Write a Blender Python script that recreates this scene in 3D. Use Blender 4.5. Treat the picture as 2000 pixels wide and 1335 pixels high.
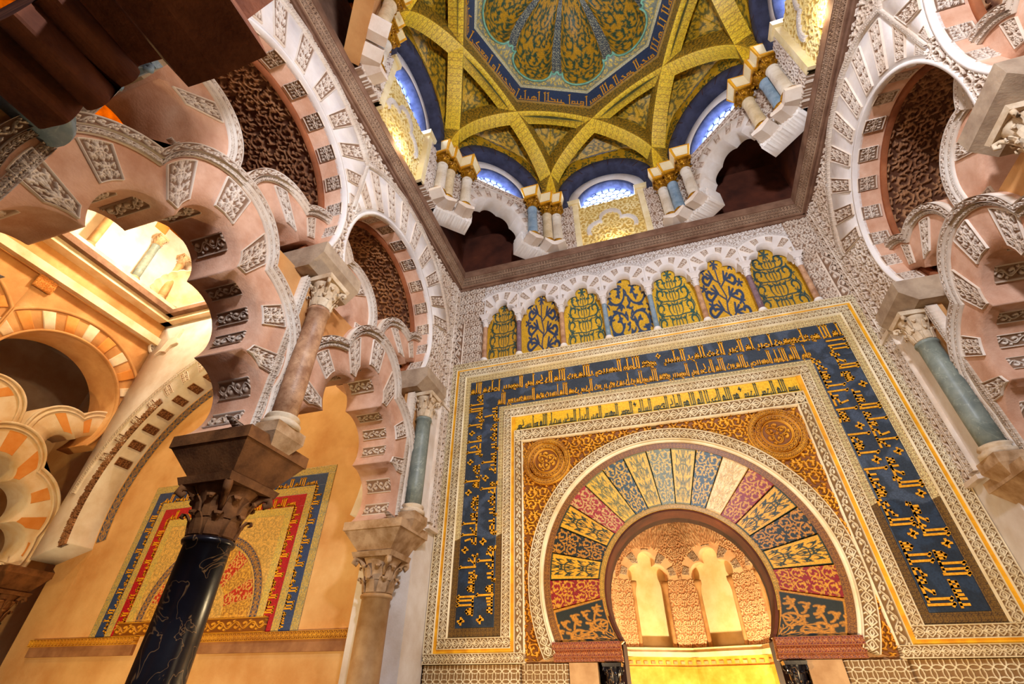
import bpy, bmesh, math, random
import numpy as np
from mathutils import Vector
random.seed(7); RNG = np.random.default_rng(5)
PI = math.pi
R = math.radians
for o in list(bpy.data.objects): bpy.data.objects.remove(o)
SC = bpy.context.scene
COL = SC.collection
DET = 1.9            # mesh detail

# ------------------------------------------------------------------ camera
cam_d = bpy.data.cameras.new('camera'); cam = bpy.data.objects.new('camera', cam_d); COL.objects.link(cam)
cam_d.sensor_width = 36; cam_d.lens = 915.27 / 2000 * 36; cam_d.clip_start = .05; cam_d.clip_end = 200
def _basis(yaw, pitch, roll):
    f = Vector((math.sin(yaw) * math.cos(pitch), math.cos(yaw) * math.cos(pitch), math.sin(pitch)))
    r = Vector((math.cos(yaw), -math.sin(yaw), 0)); u = r.cross(f)
    c, s = math.cos(roll), math.sin(roll)
    return c * r + s * u, -s * r + c * u, f
from mathutils import Matrix
_r, _u, _f = _basis(-0.30685, 0.64998, 0.0055838)
cam.matrix_world = Matrix(((_r.x, _u.x, -_f.x, -.0874), (_r.y, _u.y, -_f.y, -7.8316), (_r.z, _u.z, -_f.z, 1.65), (0, 0, 0, 1)))
SC.camera = cam

# ------------------------------------------------------------------ world, exposure, large lights
w = bpy.data.worlds.new('world'); SC.world = w; w.use_nodes = True
w.node_tree.nodes['Background'].inputs[0].default_value = (.90, .86, 1.0, 1)
w.node_tree.nodes['Background'].inputs[1].default_value = .09
SC.view_settings.view_transform = 'Standard'; SC.view_settings.look = 'None'
SC.view_settings.exposure = 0.35; SC.view_settings.gamma = 1; SC.view_settings.use_curve_mapping = False
def lamp(kind, name, loc, to, power, color, size=.3, spot=60, blend=.8):
    d = bpy.data.lights.new(name, kind); d.energy = power; d.color = color
    if kind == 'AREA': d.shape = 'DISK'; d.size = size
    elif kind == 'SPOT': d.shadow_soft_size = size; d.spot_size = R(spot); d.spot_blend = blend
    else: d.shadow_soft_size = size
    o = bpy.data.objects.new(name, d); COL.objects.link(o); o.location = loc
    if to is not None:
        o.rotation_euler = (Vector(to) - Vector(loc)).to_track_quat('-Z', 'Y').to_euler()
    return o
WARM = (1, .70, .38); GOLD = (1, .60, .12); SOFT = (1, .80, .58); COOL = (.70, .76, 1)
lamp('AREA', 'front_fill', (1.2, -8.8, 7.2), (0, 0, 7.4), 420, (.86, .89, 1), .6)  # unseen fill lamp added to brighten the end wall from the front
lamp('SPOT', 'flood_mihrab_left', (-2.6, -4.3, .9), (-.4, 0, 2.9), 520, WARM, .12, 95)
lamp('SPOT', 'flood_mihrab_right', (2.6, -4.3, .9), (.8, 0, 2.9), 520, WARM, .12, 95)
lamp('SPOT', 'flood_dome_south', (0, -7.9, 10.9), (0, -2.6, 14.0), 3000, (1, .86, .54), .15, 120)
lamp('SPOT', 'flood_drum_left', (2.9, -6.4, 10.5), (-3.2, -2.4, 12.0), 1700, (1, .86, .55), .12, 80)
lamp('SPOT', 'flood_drum_right', (-2.9, -6.4, 10.5), (3.4, -3.0, 12.0), 1500, (1, .86, .55), .12, 80)
lamp('POINT', 'niche_lamp', (.55, 1.9, .7), None, 700, (1, .76, .42), .1)
lamp('SPOT', 'flood_side_bay', (-8.6, -6.4, .8), (-8.6, .3, 4.2), 1150, (1, .69, .33), .2, 110)
lamp('POINT', 'side_bay_high', (-8.6, -5.2, 9.2), None, 380, (1, .70, .26), .25)
lamp('POINT', 'side_bay_clerestory', (-11.2, -2.6, 11.6), None, 420, (1, .86, .62), .2)
lamp('SPOT', 'arcade_light_left', (3.4, -7.9, 7.4), (-4.0, -3.8, 5.8), 640, (1, .87, .76), .2, 85)
lamp('SPOT', 'arcade_light_right', (-3.0, -7.95, 7.6), (4.1, -2.6, 5.6), 620, (1, .84, .70), .2, 85)
lamp('POINT', 'side_bay_vault', (-9, -4.2, 13.6), None, 900, (1, .78, .30), .3)
for _n, _p in (('back', (0, -.165, 10.26)), ('left', (-3.60, YC0 := -3.75, 10.26)), ('right', (3.60, YC0, 10.26))):
    lamp('POINT', 'ledge_lamp_' + _n, _p, None, 9, (1, .84, .50), .02)
lamp('POINT', 'far_bay_right', (8.5, -3.5, 2.4), None, 160, (1, .72, .40), .3)

# ------------------------------------------------------------------ colours
def srgb(h):
    h = h.lstrip('#'); c = [int(h[i:i + 2], 16) / 255 for i in (0, 2, 4)]
    return np.array([x / 12.92 if x <= .04045 else ((x + .055) / 1.055) ** 2.4 for x in c])
GOLDC = srgb('d6a325'); GOLD2 = srgb('b98a1c'); BLUE = srgb('27384f'); NAVY = srgb('1c2638'); RED = srgb('8c1014')
GREEN = srgb('33452a'); DKGREEN = srgb('262d1c'); CREAM = srgb('d9c9a0'); ORANGE = srgb('c9701a'); OCHRE = srgb('8a5a12')
TEAL = srgb('2c6a66'); GREY = srgb('8f9388'); BROWN = srgb('4a2a10')

# ------------------------------------------------------------------ materials
def mat(name, c1, c2=None, rough=.8, scale=3., bump=.15, bscale=40., c3=None, spec=.3, metal=0, vein=None, vcol=False, recess_shade=None):
    m = bpy.data.materials.new(name); m.use_nodes = True; nt = m.node_tree; N = nt.nodes; L = nt.links
    b = N['Principled BSDF']; b.inputs['Roughness'].default_value = rough; b.inputs['Metallic'].default_value = metal
    b.inputs['Specular IOR Level'].default_value = spec
    tc = N.new('ShaderNodeTexCoord')
    if c2 is None: c2 = np.array(c1) * .8
    ns = N.new('ShaderNodeTexNoise'); ns.inputs['Scale'].default_value = scale; ns.inputs['Detail'].default_value = 6; ns.inputs['Roughness'].default_value = .6
    L.new(tc.outputs['Object'], ns.inputs['Vector'])
    rp = N.new('ShaderNodeValToRGB'); e = rp.color_ramp.elements
    e[0].position = .36; e[0].color = (*c2, 1); e[1].position = .62; e[1].color = (*c1, 1)
    if c3 is not None:
        k = rp.color_ramp.elements.new(.76); k.color = (*c3, 1)
    L.new(ns.outputs['Fac'], rp.inputs['Fac'])
    out = rp.outputs['Color']
    if vein is not None:
        n2 = N.new('ShaderNodeTexNoise'); n2.inputs['Scale'].default_value = scale * 1.1; n2.inputs['Detail'].default_value = 3; n2.inputs['Distortion'].default_value = 1.2
        L.new(tc.outputs['Object'], n2.inputs['Vector'])
        r2 = N.new('ShaderNodeValToRGB'); q = r2.color_ramp.elements
        q[0].position = .488; q[0].color = (0, 0, 0, 1); q[1].position = .5; q[1].color = (1, 1, 1, 1)
        k = q.new(.512); k.color = (0, 0, 0, 1)
        L.new(n2.outputs['Fac'], r2.inputs['Fac'])
        n3 = N.new('ShaderNodeTexNoise'); n3.inputs['Scale'].default_value = scale * .7
        L.new(tc.outputs['Object'], n3.inputs['Vector'])
        ml = N.new('ShaderNodeMath'); ml.operation = 'MULTIPLY'; L.new(r2.outputs['Color'], ml.inputs[0]); L.new(n3.outputs['Fac'], ml.inputs[1])
        mx = N.new('ShaderNodeMix'); mx.data_type = 'RGBA'
        L.new(ml.outputs[0], mx.inputs['Factor']); L.new(out, mx.inputs['A']); mx.inputs['B'].default_value = (*vein, 1)
        out = mx.outputs['Result']
    if recess_shade is not None:      # darker tone painted into the relief's recesses, standing in for shade
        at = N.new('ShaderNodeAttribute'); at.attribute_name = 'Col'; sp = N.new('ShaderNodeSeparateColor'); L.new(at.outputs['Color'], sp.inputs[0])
        mx = N.new('ShaderNodeMix'); mx.data_type = 'RGBA'; L.new(sp.outputs[0], mx.inputs['Factor']); L.new(out, mx.inputs['A']); mx.inputs['B'].default_value = (*recess_shade, 1)
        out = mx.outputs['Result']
    if vcol:
        at = N.new('ShaderNodeAttribute'); at.attribute_name = 'Col'
        vo = N.new('ShaderNodeTexVoronoi'); vo.inputs['Scale'].default_value = 70
        L.new(tc.outputs['Object'], vo.inputs['Vector'])
        mr = N.new('ShaderNodeMapRange'); mr.inputs[3].default_value = .72; mr.inputs[4].default_value = 1.25
        sep = N.new('ShaderNodeSeparateColor'); L.new(vo.outputs['Color'], sep.inputs[0]); L.new(sep.outputs[0], mr.inputs[0])
        mx = N.new('ShaderNodeMix'); mx.data_type = 'RGBA'; mx.blend_type = 'MULTIPLY'; mx.inputs['Factor'].default_value = 1
        L.new(at.outputs['Color'], mx.inputs['A']); L.new(mr.outputs[0], mx.inputs['B'])
        out = mx.outputs['Result']
        bm_ = N.new('ShaderNodeBump'); bm_.inputs['Strength'].default_value = bump; bm_.inputs['Distance'].default_value = .004
        L.new(sep.outputs[1], bm_.inputs['Height']); L.new(bm_.outputs[0], b.inputs['Normal'])
    elif bump:
        n4 = N.new('ShaderNodeTexNoise'); n4.inputs['Scale'].default_value = bscale; n4.inputs['Detail'].default_value = 5
        L.new(tc.outputs['Object'], n4.inputs['Vector'])
        bm_ = N.new('ShaderNodeBump'); bm_.inputs['Strength'].default_value = bump; bm_.inputs['Distance'].default_value = .02
        L.new(n4.outputs['Fac'], bm_.inputs['Height']); L.new(bm_.outputs[0], b.inputs['Normal'])
    L.new(out, b.inputs['Base Color'])
    return m
def emat(name, c, s):
    m = bpy.data.materials.new(name); m.use_nodes = True; b = m.node_tree.nodes['Principled BSDF']
    b.inputs['Base Color'].default_value = (*c, 1); b.inputs['Emission Color'].default_value = (*c, 1); b.inputs['Emission Strength'].default_value = s
    return m
S = srgb
M = dict(
    stucco=mat('carved_stucco', S('ece0d2'), S('d2bca6'), scale=1.3, bump=.12, recess_shade=S('8a6a52')),
    stucco_white=mat('white_stucco', S('efe9e4'), S('d6ccc6'), scale=1.1, bump=.08, recess_shade=S('a89688')),
    stucco_gold=mat('gilded_stucco', S('e8aa30'), S('c07c18'), scale=2, bump=.1, rough=.5, recess_shade=S('7c4810')),
    stucco_dark=mat('aged_carved_stucco', S('a87a54'), S('84583a'), scale=2, bump=.15, recess_shade=S('5a3622')),
    cream=mat('cream_carving', S('f0e4c4'), S('d8c294'), scale=1.5, bump=.1, recess_shade=S('80603a')),
    pink=mat('pink_plaster', S('d8ae94'), S('be8c6e'), scale=2.2, bump=.25, c3=S('e4c6b0')),
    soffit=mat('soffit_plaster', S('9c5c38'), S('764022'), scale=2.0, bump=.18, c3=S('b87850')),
    plaster=mat('ochre_plaster', S('d8a468'), S('b87c44'), scale=.9, bump=.15, c3=S('e6c496')),
    beige=mat('beige_wall_plaster', S('dcb27a'), S('c48f54'), scale=.8, bump=.1, c3=S('e8c894')),
    white=mat('whitewashed_plaster', S('e8e2dc'), S('cfc0b0'), scale=1.2, bump=.1),
    wedge_w=mat('pale_voussoir_plaster', S('e6d6bd'), S('d6b688'), scale=1.6, bump=.12),
    wedge_o=mat('ochre_voussoir_plaster', S('dd9a52'), S('cf8236'), scale=1.8, bump=.12),
    marble_black=mat('black_marble', S('17151f'), S('0b0a12'), rough=.28, scale=2.5, bump=.03, vein=S('b48a5a'), spec=.5),
    marble_pink=mat('pink_marble', S('cca27e'), S('9a6e50'), rough=.45, scale=6, bump=.04, vein=S('6a4430'), c3=S('dcbc9c')),
    marble_green=mat('green_marble', S('8c958a'), S('6e7872'), rough=.4, scale=4, bump=.04, vein=S('b4bcac')),
    marble_white=mat('white_marble', S('e0d6c6'), S('c8b8a0'), rough=.45, scale=2.5, bump=.05, vein=S('a89078')),
    marble_blue=mat('blue_marble', S('8ca0b0'), S('6c8494'), rough=.35, scale=5, bump=.03, vein=S('aab8c0')),
    marble_cream=mat('cream_marble', S('dcc8a4'), S('c4aa80'), rough=.4, scale=4, bump=.04, vein=S('a08a68')),
    marble_yellow=mat('yellow_marble', S('d8a448'), S('c08828'), rough=.4, scale=4, bump=.05, c3=S('e6c070')),
    marble_purple=mat('purple_marble', S('866c74'), S('6c525c'), rough=.4, scale=8, bump=.03, vein=S('b8a4a4')),
    marble_tan=mat('tan_marble', S('c8a070'), S('a87c4c'), rough=.5, scale=3, bump=.06),
    capstone=mat('capital_stone', S('c8a884'), S('9c7850'), scale=5, bump=.2),
    capdark=mat('dark_capital_stone', S('8a5c34'), S('5e3a1e'), scale=4, bump=.2),
    brownrelief=mat('carved_brown_stone', S('b8987c'), S('9a785e'), scale=3, bump=.15, recess_shade=S('4e3222')),
    brownstone=mat('brown_cornice_stone', S('8c6a54'), S('6e4e3c'), scale=3, bump=.15),
    dark=mat('dark_recess_plaster', S('3c2016'), S('24120c'), scale=2, bump=.1),
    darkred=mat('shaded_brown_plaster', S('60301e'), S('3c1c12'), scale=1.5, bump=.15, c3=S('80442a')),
    goldmetal=mat('gilded_capital', S('c8901c'), S('7a4c08'), rough=.35, scale=14, bump=.3, metal=.5),
    goldplain=mat('gold_mosaic_border', S('e8aa20'), S('cc8a14'), rough=.45, scale=6, bump=.05),
    chamber=mat('chamber_stucco', S('eecfa8'), S('dcae84'), scale=2, bump=.06, recess_shade=S('b88660')),
    fgplaster=mat('red_brown_plaster', S('8c5236'), S('5e3020'), scale=2.5, bump=.2, c3=S('b07a58')),
    panel=mat('pale_gold_panel_stucco', S('f4e6b0'), S('e4cc84'), scale=2, bump=.06, recess_shade=S('c4a050')),
    capwhite=mat('ivory_capital_stone', S('e2d0b4'), S('c4a884'), scale=5, bump=.15),
    abstone=mat('grey_brown_abacus_stone', S('bca68c'), S('96806a'), scale=3, bump=.2),
    impost=mat('ivory_impost_face', S('f2e2b8'), S('e2cc94'), rough=.6, scale=3, bump=.03),
    mosaic=mat('glass_mosaic', (1, 1, 1), rough=.42, bump=.5, vcol=True, spec=.5),
    goldtess=mat('gold_tesserae', S('eaae2c'), S('cc8414'), rough=.4, scale=30, bump=.1),
    goldyellow=mat('yellow_gold_tesserae', S('ecc030'), S('d09c1c'), rough=.4, scale=30, bump=.1),
    bluetess=mat('blue_tesserae', S('2c4448'), S('182c34'), rough=.5, scale=30, bump=.1),
    tile_floor=mat('marble_floor', S('4a4034'), S('3a3228'), rough=.3, scale=1.5, bump=.02),
    archblue=mat('slate_blue_voussoir', S('3a3c52'), S('26283a'), scale=4, bump=.1),
    glow=emat('window_glass_daylight', (.66, .76, 1), 30.0),
    glowred=emat('window_glass_red', (1, .35, .25), 4.0),
    lattice=mat('window_lattice_stone', S('55608a'), S('3a4468'), scale=6, bump=.05),
    signal=mat('teal_moulding', S('8cc4a4'), S('6ca488'), scale=8, bump=.05),
)

# ------------------------------------------------------------------ ornament tiles (height fields, 0..1)
TN = 224
_g = (np.arange(TN) + .5) / TN
TU, TV = np.meshgrid(_g, _g, indexing='ij')
def _seg(D, a, b, w, per=(1, 1)):
    ax, ay = a; dx, dy = b[0] - a[0], b[1] - a[1]; L2 = dx * dx + dy * dy + 1e-9
    px, py = TU - ax - dx / 2, TV - ay - dy / 2
    if per[0]: px = px - np.round(px)
    if per[1]: py = py - np.round(py)
    px, py = px + dx / 2, py + dy / 2
    t = np.clip((px * dx + py * dy) / L2, 0, 1)
    np.minimum(D, np.hypot(px - t * dx, py - t * dy) - w, out=D)
def _curve(D, pts, w, per=(1, 1), taper=None):
    for i in range(len(pts) - 1):
        ww = w if taper is None else w + (taper - w) * i / (len(pts) - 1)
        _seg(D, pts[i], pts[i + 1], ww, per)
def _spiral(c, r0, r1, a0, turns, n=22):
    return [(c[0] + (r0 + (r1 - r0) * t) * math.cos(a0 + turns * 2 * PI * t), c[1] + (r0 + (r1 - r0) * t) * math.sin(a0 + turns * 2 * PI * t)) for t in [i / n for i in range(n + 1)]]
def _leaf(D, c, ang, ln, w, per=(1, 1)):
    for s, l in ((0, 1), (.75, .72), (-.75, .72)):
        p = (c[0] + ln * l * math.cos(ang + s), c[1] + ln * l * math.sin(ang + s))
        _curve(D, [c, ((c[0] + p[0]) / 2, (c[1] + p[1]) / 2), p], w, per, w * .45)
def _fin(D, soft=.022): 
    h = np.clip(-D / soft + .45, 0, 1); return h * h * (3 - 2 * h)
def t_vine():
    D = np.full((TN, TN), 9.)
    for (cx, cy, s, a) in ((.25, .25, 1, 0), (.75, .75, 1, PI), (.75, .25, -1, PI), (.25, .75, -1, 0)):
        _curve(D, _spiral((cx, cy), .235, .07, a, 1.15 * s), .022)
        _leaf(D, (cx, cy), a + 1, .1, .026)
        for k in range(4): _leaf(D, (cx + .19 * math.cos(a + k * 1.57 + .8), cy + .19 * math.sin(a + k * 1.57 + .8)), a + k * 1.57 + .8, .10, .020)
    for c in ((0, 0), (.5, .5)): 
        for k in range(4): _curve(D, [c, (c[0] + .07 * math.cos(k * 1.571), c[1] + .07 * math.sin(k * 1.571))], .028)
    return _fin(D)
def t_scroll():
    D = np.full((TN, TN), 9.); p = (1, 0)
    _curve(D, [(i / 24, .5 + .22 * math.sin(2 * PI * i / 24)) for i in range(25)], .035, p)
    for cx, cy, s in ((.25, .40, 1), (.75, .60, -1)):
        _curve(D, _spiral((cx, cy), .20, .05, s * 1.57, -.9 * s), .033, p)
        _leaf(D, (cx, cy), -s * 1.2, .15, .04, p)
        _leaf(D, (cx - .2, cy + s * .34), s * 1.3, .12, .04, p)
    D = np.minimum(D, np.minimum(TV - .05, .95 - TV)); return _fin(D, .035)
def t_leafband():
    D = np.full((TN, TN), 9.); p = (1, 0)
    for x0 in (0, .5):
        for s in (1, -1):
            _curve(D, [(x0 + .02, .5), (x0 + .12, .5 + s * .14), (x0 + .25, .5 + s * .34), (x0 + .40, .5 + s * .16), (x0 + .48, .5)], .032, p)
            _curve(D, [(x0 + .12, .5 + s * .02), (x0 + .25, .5 + s * .12), (x0 + .37, .5 + s * .03)], .040, p, .02)
            _curve(D, [(x0 + .0, .5 + s * .38), (x0 + .06, .5 + s * .25), (x0 + .0, .5 + s * .17)], .036, p, .02)
    D = np.minimum(D, np.minimum(TV - .06, .94 - TV)); return _fin(D, .03)
def _comma(D, x, y, a, L, w, k, per=(1, 1), n=6):
    """curved, tapering leaf with a split tip"""
    pts = [(x, y)]; q = a
    for i in range(n):
        q += k / n; x += L / n * math.cos(q); y += L / n * math.sin(q); pts.append((x, y))
    _curve(D, pts, w * .55, per, w); 
    for e in (.9, -.9): _curve(D, [pts[-2], (pts[-2][0] + L * .30 * math.cos(q + e), pts[-2][1] + L * .30 * math.sin(q + e))], w * .8, per, w * .4)
def t_vine():
    """all-over foliage: curling stems with split leaves, periodic"""
    D = np.full((TN, TN), 9.); rg = np.random.default_rng(11)
    for (cx, cy, s, a) in ((.24, .26, 1, .3), (.76, .74, 1, 3.4), (.74, .24, -1, 2.6), (.26, .76, -1, .2)):
        _curve(D, _spiral((cx, cy), .22, .06, a, 1.2 * s), .017)
        for k in range(7):
            t = k / 7; an = a + 1.2 * s * 2 * PI * t; r = .22 - .16 * t
            _comma(D, cx + r * math.cos(an), cy + r * math.sin(an), an + s * (.5 + .3 * rg.random()), .11 - .04 * t, .019, s * 1.6)
    for ix in range(6):
        for iy in range(6):
            x, y = (ix + .5 * (iy % 2)) / 6 + .03 * rg.random(), iy / 6 + .03 * rg.random()
            if D[int(x * TN) % TN, int(y * TN) % TN] > .012: _comma(D, x, y, rg.random() * 6.3, .12, .022, rg.choice((-1.8, 1.8)))
    _D0 = D
    return _fin(D - .004, .018)
def t_palm():
    D = np.full((TN, TN), 9.); p = (0, 0)
    _curve(D, [(.5, .03), (.5, .97)], .020, p)
    for i, (y, s0) in enumerate(((.05, 1.1), (.27, 1.05), (.49, 1.05), (.70, .9), (.86, .6))):
        for s in (1, -1):
            b = PI / 2 - s * 1.15
            _comma(D, .5, y, b, .34 * s0, .026, s * -1.5 if i % 2 else s * 1.6, p, 9)
            _comma(D, .5 + s * .16, y + .07, PI / 2 - s * .2, .15, .024, -s * 1.4, p)
            _comma(D, .5 + s * .30 * s0, y + .04, PI / 2 - s * .7, .15, .024, s * 1.2, p)
            _comma(D, .5 + s * .06, y + .05, PI / 2 - s * .5, .12, .020, s * 1.5, p)
    D = np.minimum(D, np.minimum(np.minimum(TV - .03, .97 - TV), np.minimum(TU - .045, .955 - TU))); return _fin(D, .02)
def t_tree():
    D = np.full((TN, TN), 9.); p = (0, 0)
    _curve(D, [(.5, .0), (.5, .95)], .010, p)
    for i, (y, s0) in enumerate(((.03, 1.), (.25, .95), (.47, .8), (.66, .6))):
        for s in (1, -1):
            c = (.5 + s * .30 * s0, y + .13)
            _curve(D, [(.5, y), (.5 + s * .14 * s0, y + .015), (.5 + s * .27 * s0, y + .02)], .010, p)
            _curve(D, _spiral(c, .11, .03, -PI / 2, .85 * s, 14), .016, p)
            _comma(D, .5 + s * .05, y + .05, PI / 2 - s * .55, .15 * s0, .014, s * 1.1, p)
            _comma(D, .5 + s * .10, y + .02, PI / 2 - s * .9, .19 * s0, .016, s * 1.3, p)
            _comma(D, .5 + s * .42 * s0, y + .10, PI / 2 - s * .3, .13, .014, s * 1.2, p)
            _comma(D, .5 + s * .22 * s0, y - .02, -s * .2 if s > 0 else PI + .2, .15 * s0, .012, s * .8, p)
    for k in range(6): _curve(D, [(.5, .90), (.5 + .08 * math.cos(k * 1.047), .90 + .07 * math.sin(k * 1.047))], .015, p)
    for x, y in ((.2, .3), (.8, .3), (.16, .56), (.84, .56), (.25, .8), (.75, .8)):
        for k in range(5): _curve(D, [(x, y), (x + .045 * math.cos(k * 1.257), y + .045 * math.sin(k * 1.257))], .010, p)
    return _fin(D, .010)
def t_geo():
    D = np.full((TN, TN), 9.)
    for c in ((0, 0), (.5, .5), (.5, 0), (0, .5)):
        _curve(D, _spiral(c, .36, .36, 0, 1, 20), .02)
    for c in ((.25, .25), (.75, .75), (.25, .75), (.75, .25)): _seg(D, c, (c[0] + .001, c[1]), .05)
    return _fin(D)
def t_lattice():
    D = np.full((TN, TN), 9.); _seg(D, (0, 0), (1, 1), .05); _seg(D, (0, 1), (1, 0), .05); _seg(D, (.5, 0), (.501, 0), .12); _seg(D, (0, .5), (0.001, .5), .12)
    return _fin(D, .03)
def t_flowers():
    D = np.full((TN, TN), 9.); p = (0, 0)
    _curve(D, [(.5, 0), (.47, .2), (.53, .4), (.48, .6), (.5, .92)], .014, p)
    for i, (y, s) in enumerate(((.06, 1), (.12, -1), (.3, 1), (.36, -1), (.55, 1), (.6, -1))):
        e = .5 + s * .30 * (1 - .35 * y); c = (e, y + .1)
        _curve(D, [(.5, y), (.5 + s * .12, y + .10), (e - s * .02, y + .02)], .014, p, .03)
        _curve(D, _spiral(c, .09, .03, -1.57, .7 * s, 10), .026, p)
        for k in range(3): 
            a = 1.57 - s * (.3 + k * .55); q = (.5 + s * .10, y + .1)
            _curve(D, [q, (q[0] + .13 * math.cos(a), q[1] + .13 * math.sin(a))], .02, p, .012)
    for x, y in ((.22, .30), (.78, .30), (.22, .84), (.80, .84), (.16, .56), (.86, .56)):
        for k in range(5): _curve(D, [(x, y), (x + .055 * math.cos(k * 1.257), y + .055 * math.sin(k * 1.257))], .018, p)
    for k in range(6): _curve(D, [(.5, .92), (.5 + .07 * math.cos(k * 1.047), .90 + .07 * math.sin(k * 1.047))], .016, p)
    return _fin(D, .012)
T = dict(vine=t_vine(), scroll=t_scroll(), leaf=t_leafband(), palm=t_palm(), geo=t_geo(), lattice=t_lattice(), flowers=t_flowers(), tree=t_tree())
def smp(name, u, v):
    t = T[name]; u = np.mod(u, 1) * TN - .5; v = np.mod(v, 1) * TN - .5
    i = np.floor(u).astype(int); j = np.floor(v).astype(int); a = u - i; b = v - j
    i0, i1, j0, j1 = i % TN, (i + 1) % TN, j % TN, (j + 1) % TN
    return (t[i0, j0] * (1 - a) + t[i1, j0] * a) * (1 - b) + (t[i0, j1] * (1 - a) + t[i1, j1] * a) * b

# ------------------------------------------------------------------ object helpers
USED = {}
def _tag(o, label=None, cat=None, group=None, kind=None):
    if label: o['label'] = label
    if cat: o['category'] = cat
    if group: o['group'] = group
    if kind: o['kind'] = kind
    return o
def thing(name, label, cat, loc=(0, 0, 0), group=None):
    o = bpy.data.objects.new(name, None); COL.objects.link(o); o.location = loc; o['wl'] = list(loc)
    o.empty_display_size = .1
    return _tag(o, label, cat, group)
def root_loc(p):
    while p.parent is not None: p = p.parent
    return np.array(p.location)
def link(name, verts, faces, m, parent=None, smooth=False, col=None, label=None, cat=None, group=None, kind=None):
    verts = np.asarray(verts, float).reshape(-1, 3)
    if parent is None:
        loc = np.array([(verts[:, 0].min() + verts[:, 0].max()) / 2, (verts[:, 1].min() + verts[:, 1].max()) / 2, verts[:, 2].min()])
    else: loc = root_loc(parent)
    v = verts - loc
    me = bpy.data.meshes.new(name)
    if isinstance(faces, np.ndarray):
        nf = len(faces); me.vertices.add(len(v)); me.vertices.foreach_set('co', v.astype(np.float32).ravel())
        me.loops.add(nf * 4); me.loops.foreach_set('vertex_index', faces.astype(np.int32).ravel())
        me.polygons.add(nf); me.polygons.foreach_set('loop_start', np.arange(0, nf * 4, 4, dtype=np.int32))
        me.update(calc_edges=True); me.validate()
    else: me.from_pydata([tuple(x) for x in v], [], [tuple(f) for f in faces]); me.update()
    if col is not None:
        a = me.color_attributes.new('Col', 'FLOAT_COLOR', 'POINT'); c = np.ones((len(v), 4), np.float32); c[:, :3] = col; a.data.foreach_set('color', c.ravel())
    if smooth: me.polygons.foreach_set('use_smooth', [True] * len(me.polygons))
    me.materials.append(M[m] if isinstance(m, str) else m)
    o = bpy.data.objects.new(name, me); COL.objects.link(o)
    if parent is None: o.location = loc
    else: o.parent = parent
    return _tag(o, label, cat, group, kind)
def dup(o, off, parent=None, **k):
    c = o.copy(); COL.objects.link(c); c.parent = parent
    if parent is None: c.location = np.array(o.location) + np.array(off)
    for ch in list(o.children):
        dup(ch, (0, 0, 0), c)
    _tag(c, k.get('label'), None, k.get('group'))
    return c

class Frame:           # u along, v up, d out towards the room
    def __init__(s, O, eu, ev, en): s.O, s.u, s.v, s.n = [np.array(x, float) for x in (O, eu, ev, en)]
    def __call__(s, u, v, d=0):
        u, v, d = np.broadcast_arrays(np.asarray(u, float), np.asarray(v, float), np.asarray(d, float))
        return s.O + u[..., None] * s.u + v[..., None] * s.v + d[..., None] * s.n
    def shift(s, u=0, v=0, d=0): return Frame(s.O + u * s.u + v * s.v + d * s.n, s.u, s.v, s.n)
QF = Frame((0, 0, 0), (1, 0, 0), (0, 0, 1), (0, -1, 0))

def grid_mesh(name, P, m, parent=None, back=None, col=None, smooth=False, **k):
    """P: (n,m,3) surface; back: (n,m,3) rear positions for the skirt"""
    n, mm = P.shape[:2]; idx = np.arange(n * mm).reshape(n, mm)
    F = np.stack([idx[:-1, :-1], idx[1:, :-1], idx[1:, 1:], idx[:-1, 1:]], -1).reshape(-1, 4)
    V = P.reshape(-1, 3); C = None if col is None else np.asarray(col).reshape(-1, 3)
    if back is not None:
        ring = np.concatenate([idx[:-1, 0], idx[-1, :-1], idx[:0:-1, -1], idx[0, :0:-1]])
        B = back.reshape(-1, 3)[ring]; k0 = len(V); r2 = np.arange(len(ring)) + k0
        F = np.concatenate([F, np.stack([ring, r2, np.roll(r2, -1), np.roll(ring, -1)], -1)])
        V = np.concatenate([V, B])
        if C is not None: C = np.concatenate([C, C[ring]])
    return link(name, V, F, m, parent, smooth, C, **k)
def rng(a, b, res): return np.linspace(a, b, max(3, int(abs(b - a) / (res / DET)) + 1))

def plate(name, fr, u0, u1, v0, v1, m, parent=None, tile='vine', sc=.45, amp=.03, d=0., res=.013, base=.05, su=None, sv=None, fit=False, rot=False, colf=None, flat=False, **k):
    """rectangular relief plate; fit: one tile over the plate; rot: tile runs along v"""
    U, V = np.meshgrid(rng(u0, u1, res), rng(v0, v1, res), indexing='ij')
    a, b = (U - u0), (V - v0)
    if fit: tu, tv = a / (u1 - u0), b / (v1 - v0)
    else: tu, tv = a / (su or sc), b / (sv or sc)
    if fit == 'band':       # band: tile v spans the width, u repeats along the length
        if rot: wd, ln = (u1 - u0), (v1 - v0); n = max(1, round(ln / (wd * 1.5))); tu, tv = b / ln * n, a / wd
        else: wd, ln = (v1 - v0), (u1 - u0); n = max(1, round(ln / (wd * 1.5))); tu, tv = a / ln * n, b / wd
    H = smp(tile, tu, tv)
    P = fr(U, V, d + (0 if flat else amp * H))
    col = colf(H, U, V) if colf else None
    if col is None and not flat: col = np.repeat((1 - H)[..., None], 3, -1)  # low parts of the relief get the painted recess shade
    return grid_mesh(name, P, m, parent, fr(U, V, d - base), col, **k)
def two(c0, c1, var=.0):
    def f(H, U, V):
        h = H[..., None]; return c0 * (1 - h) + c1 * h
    return f

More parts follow.
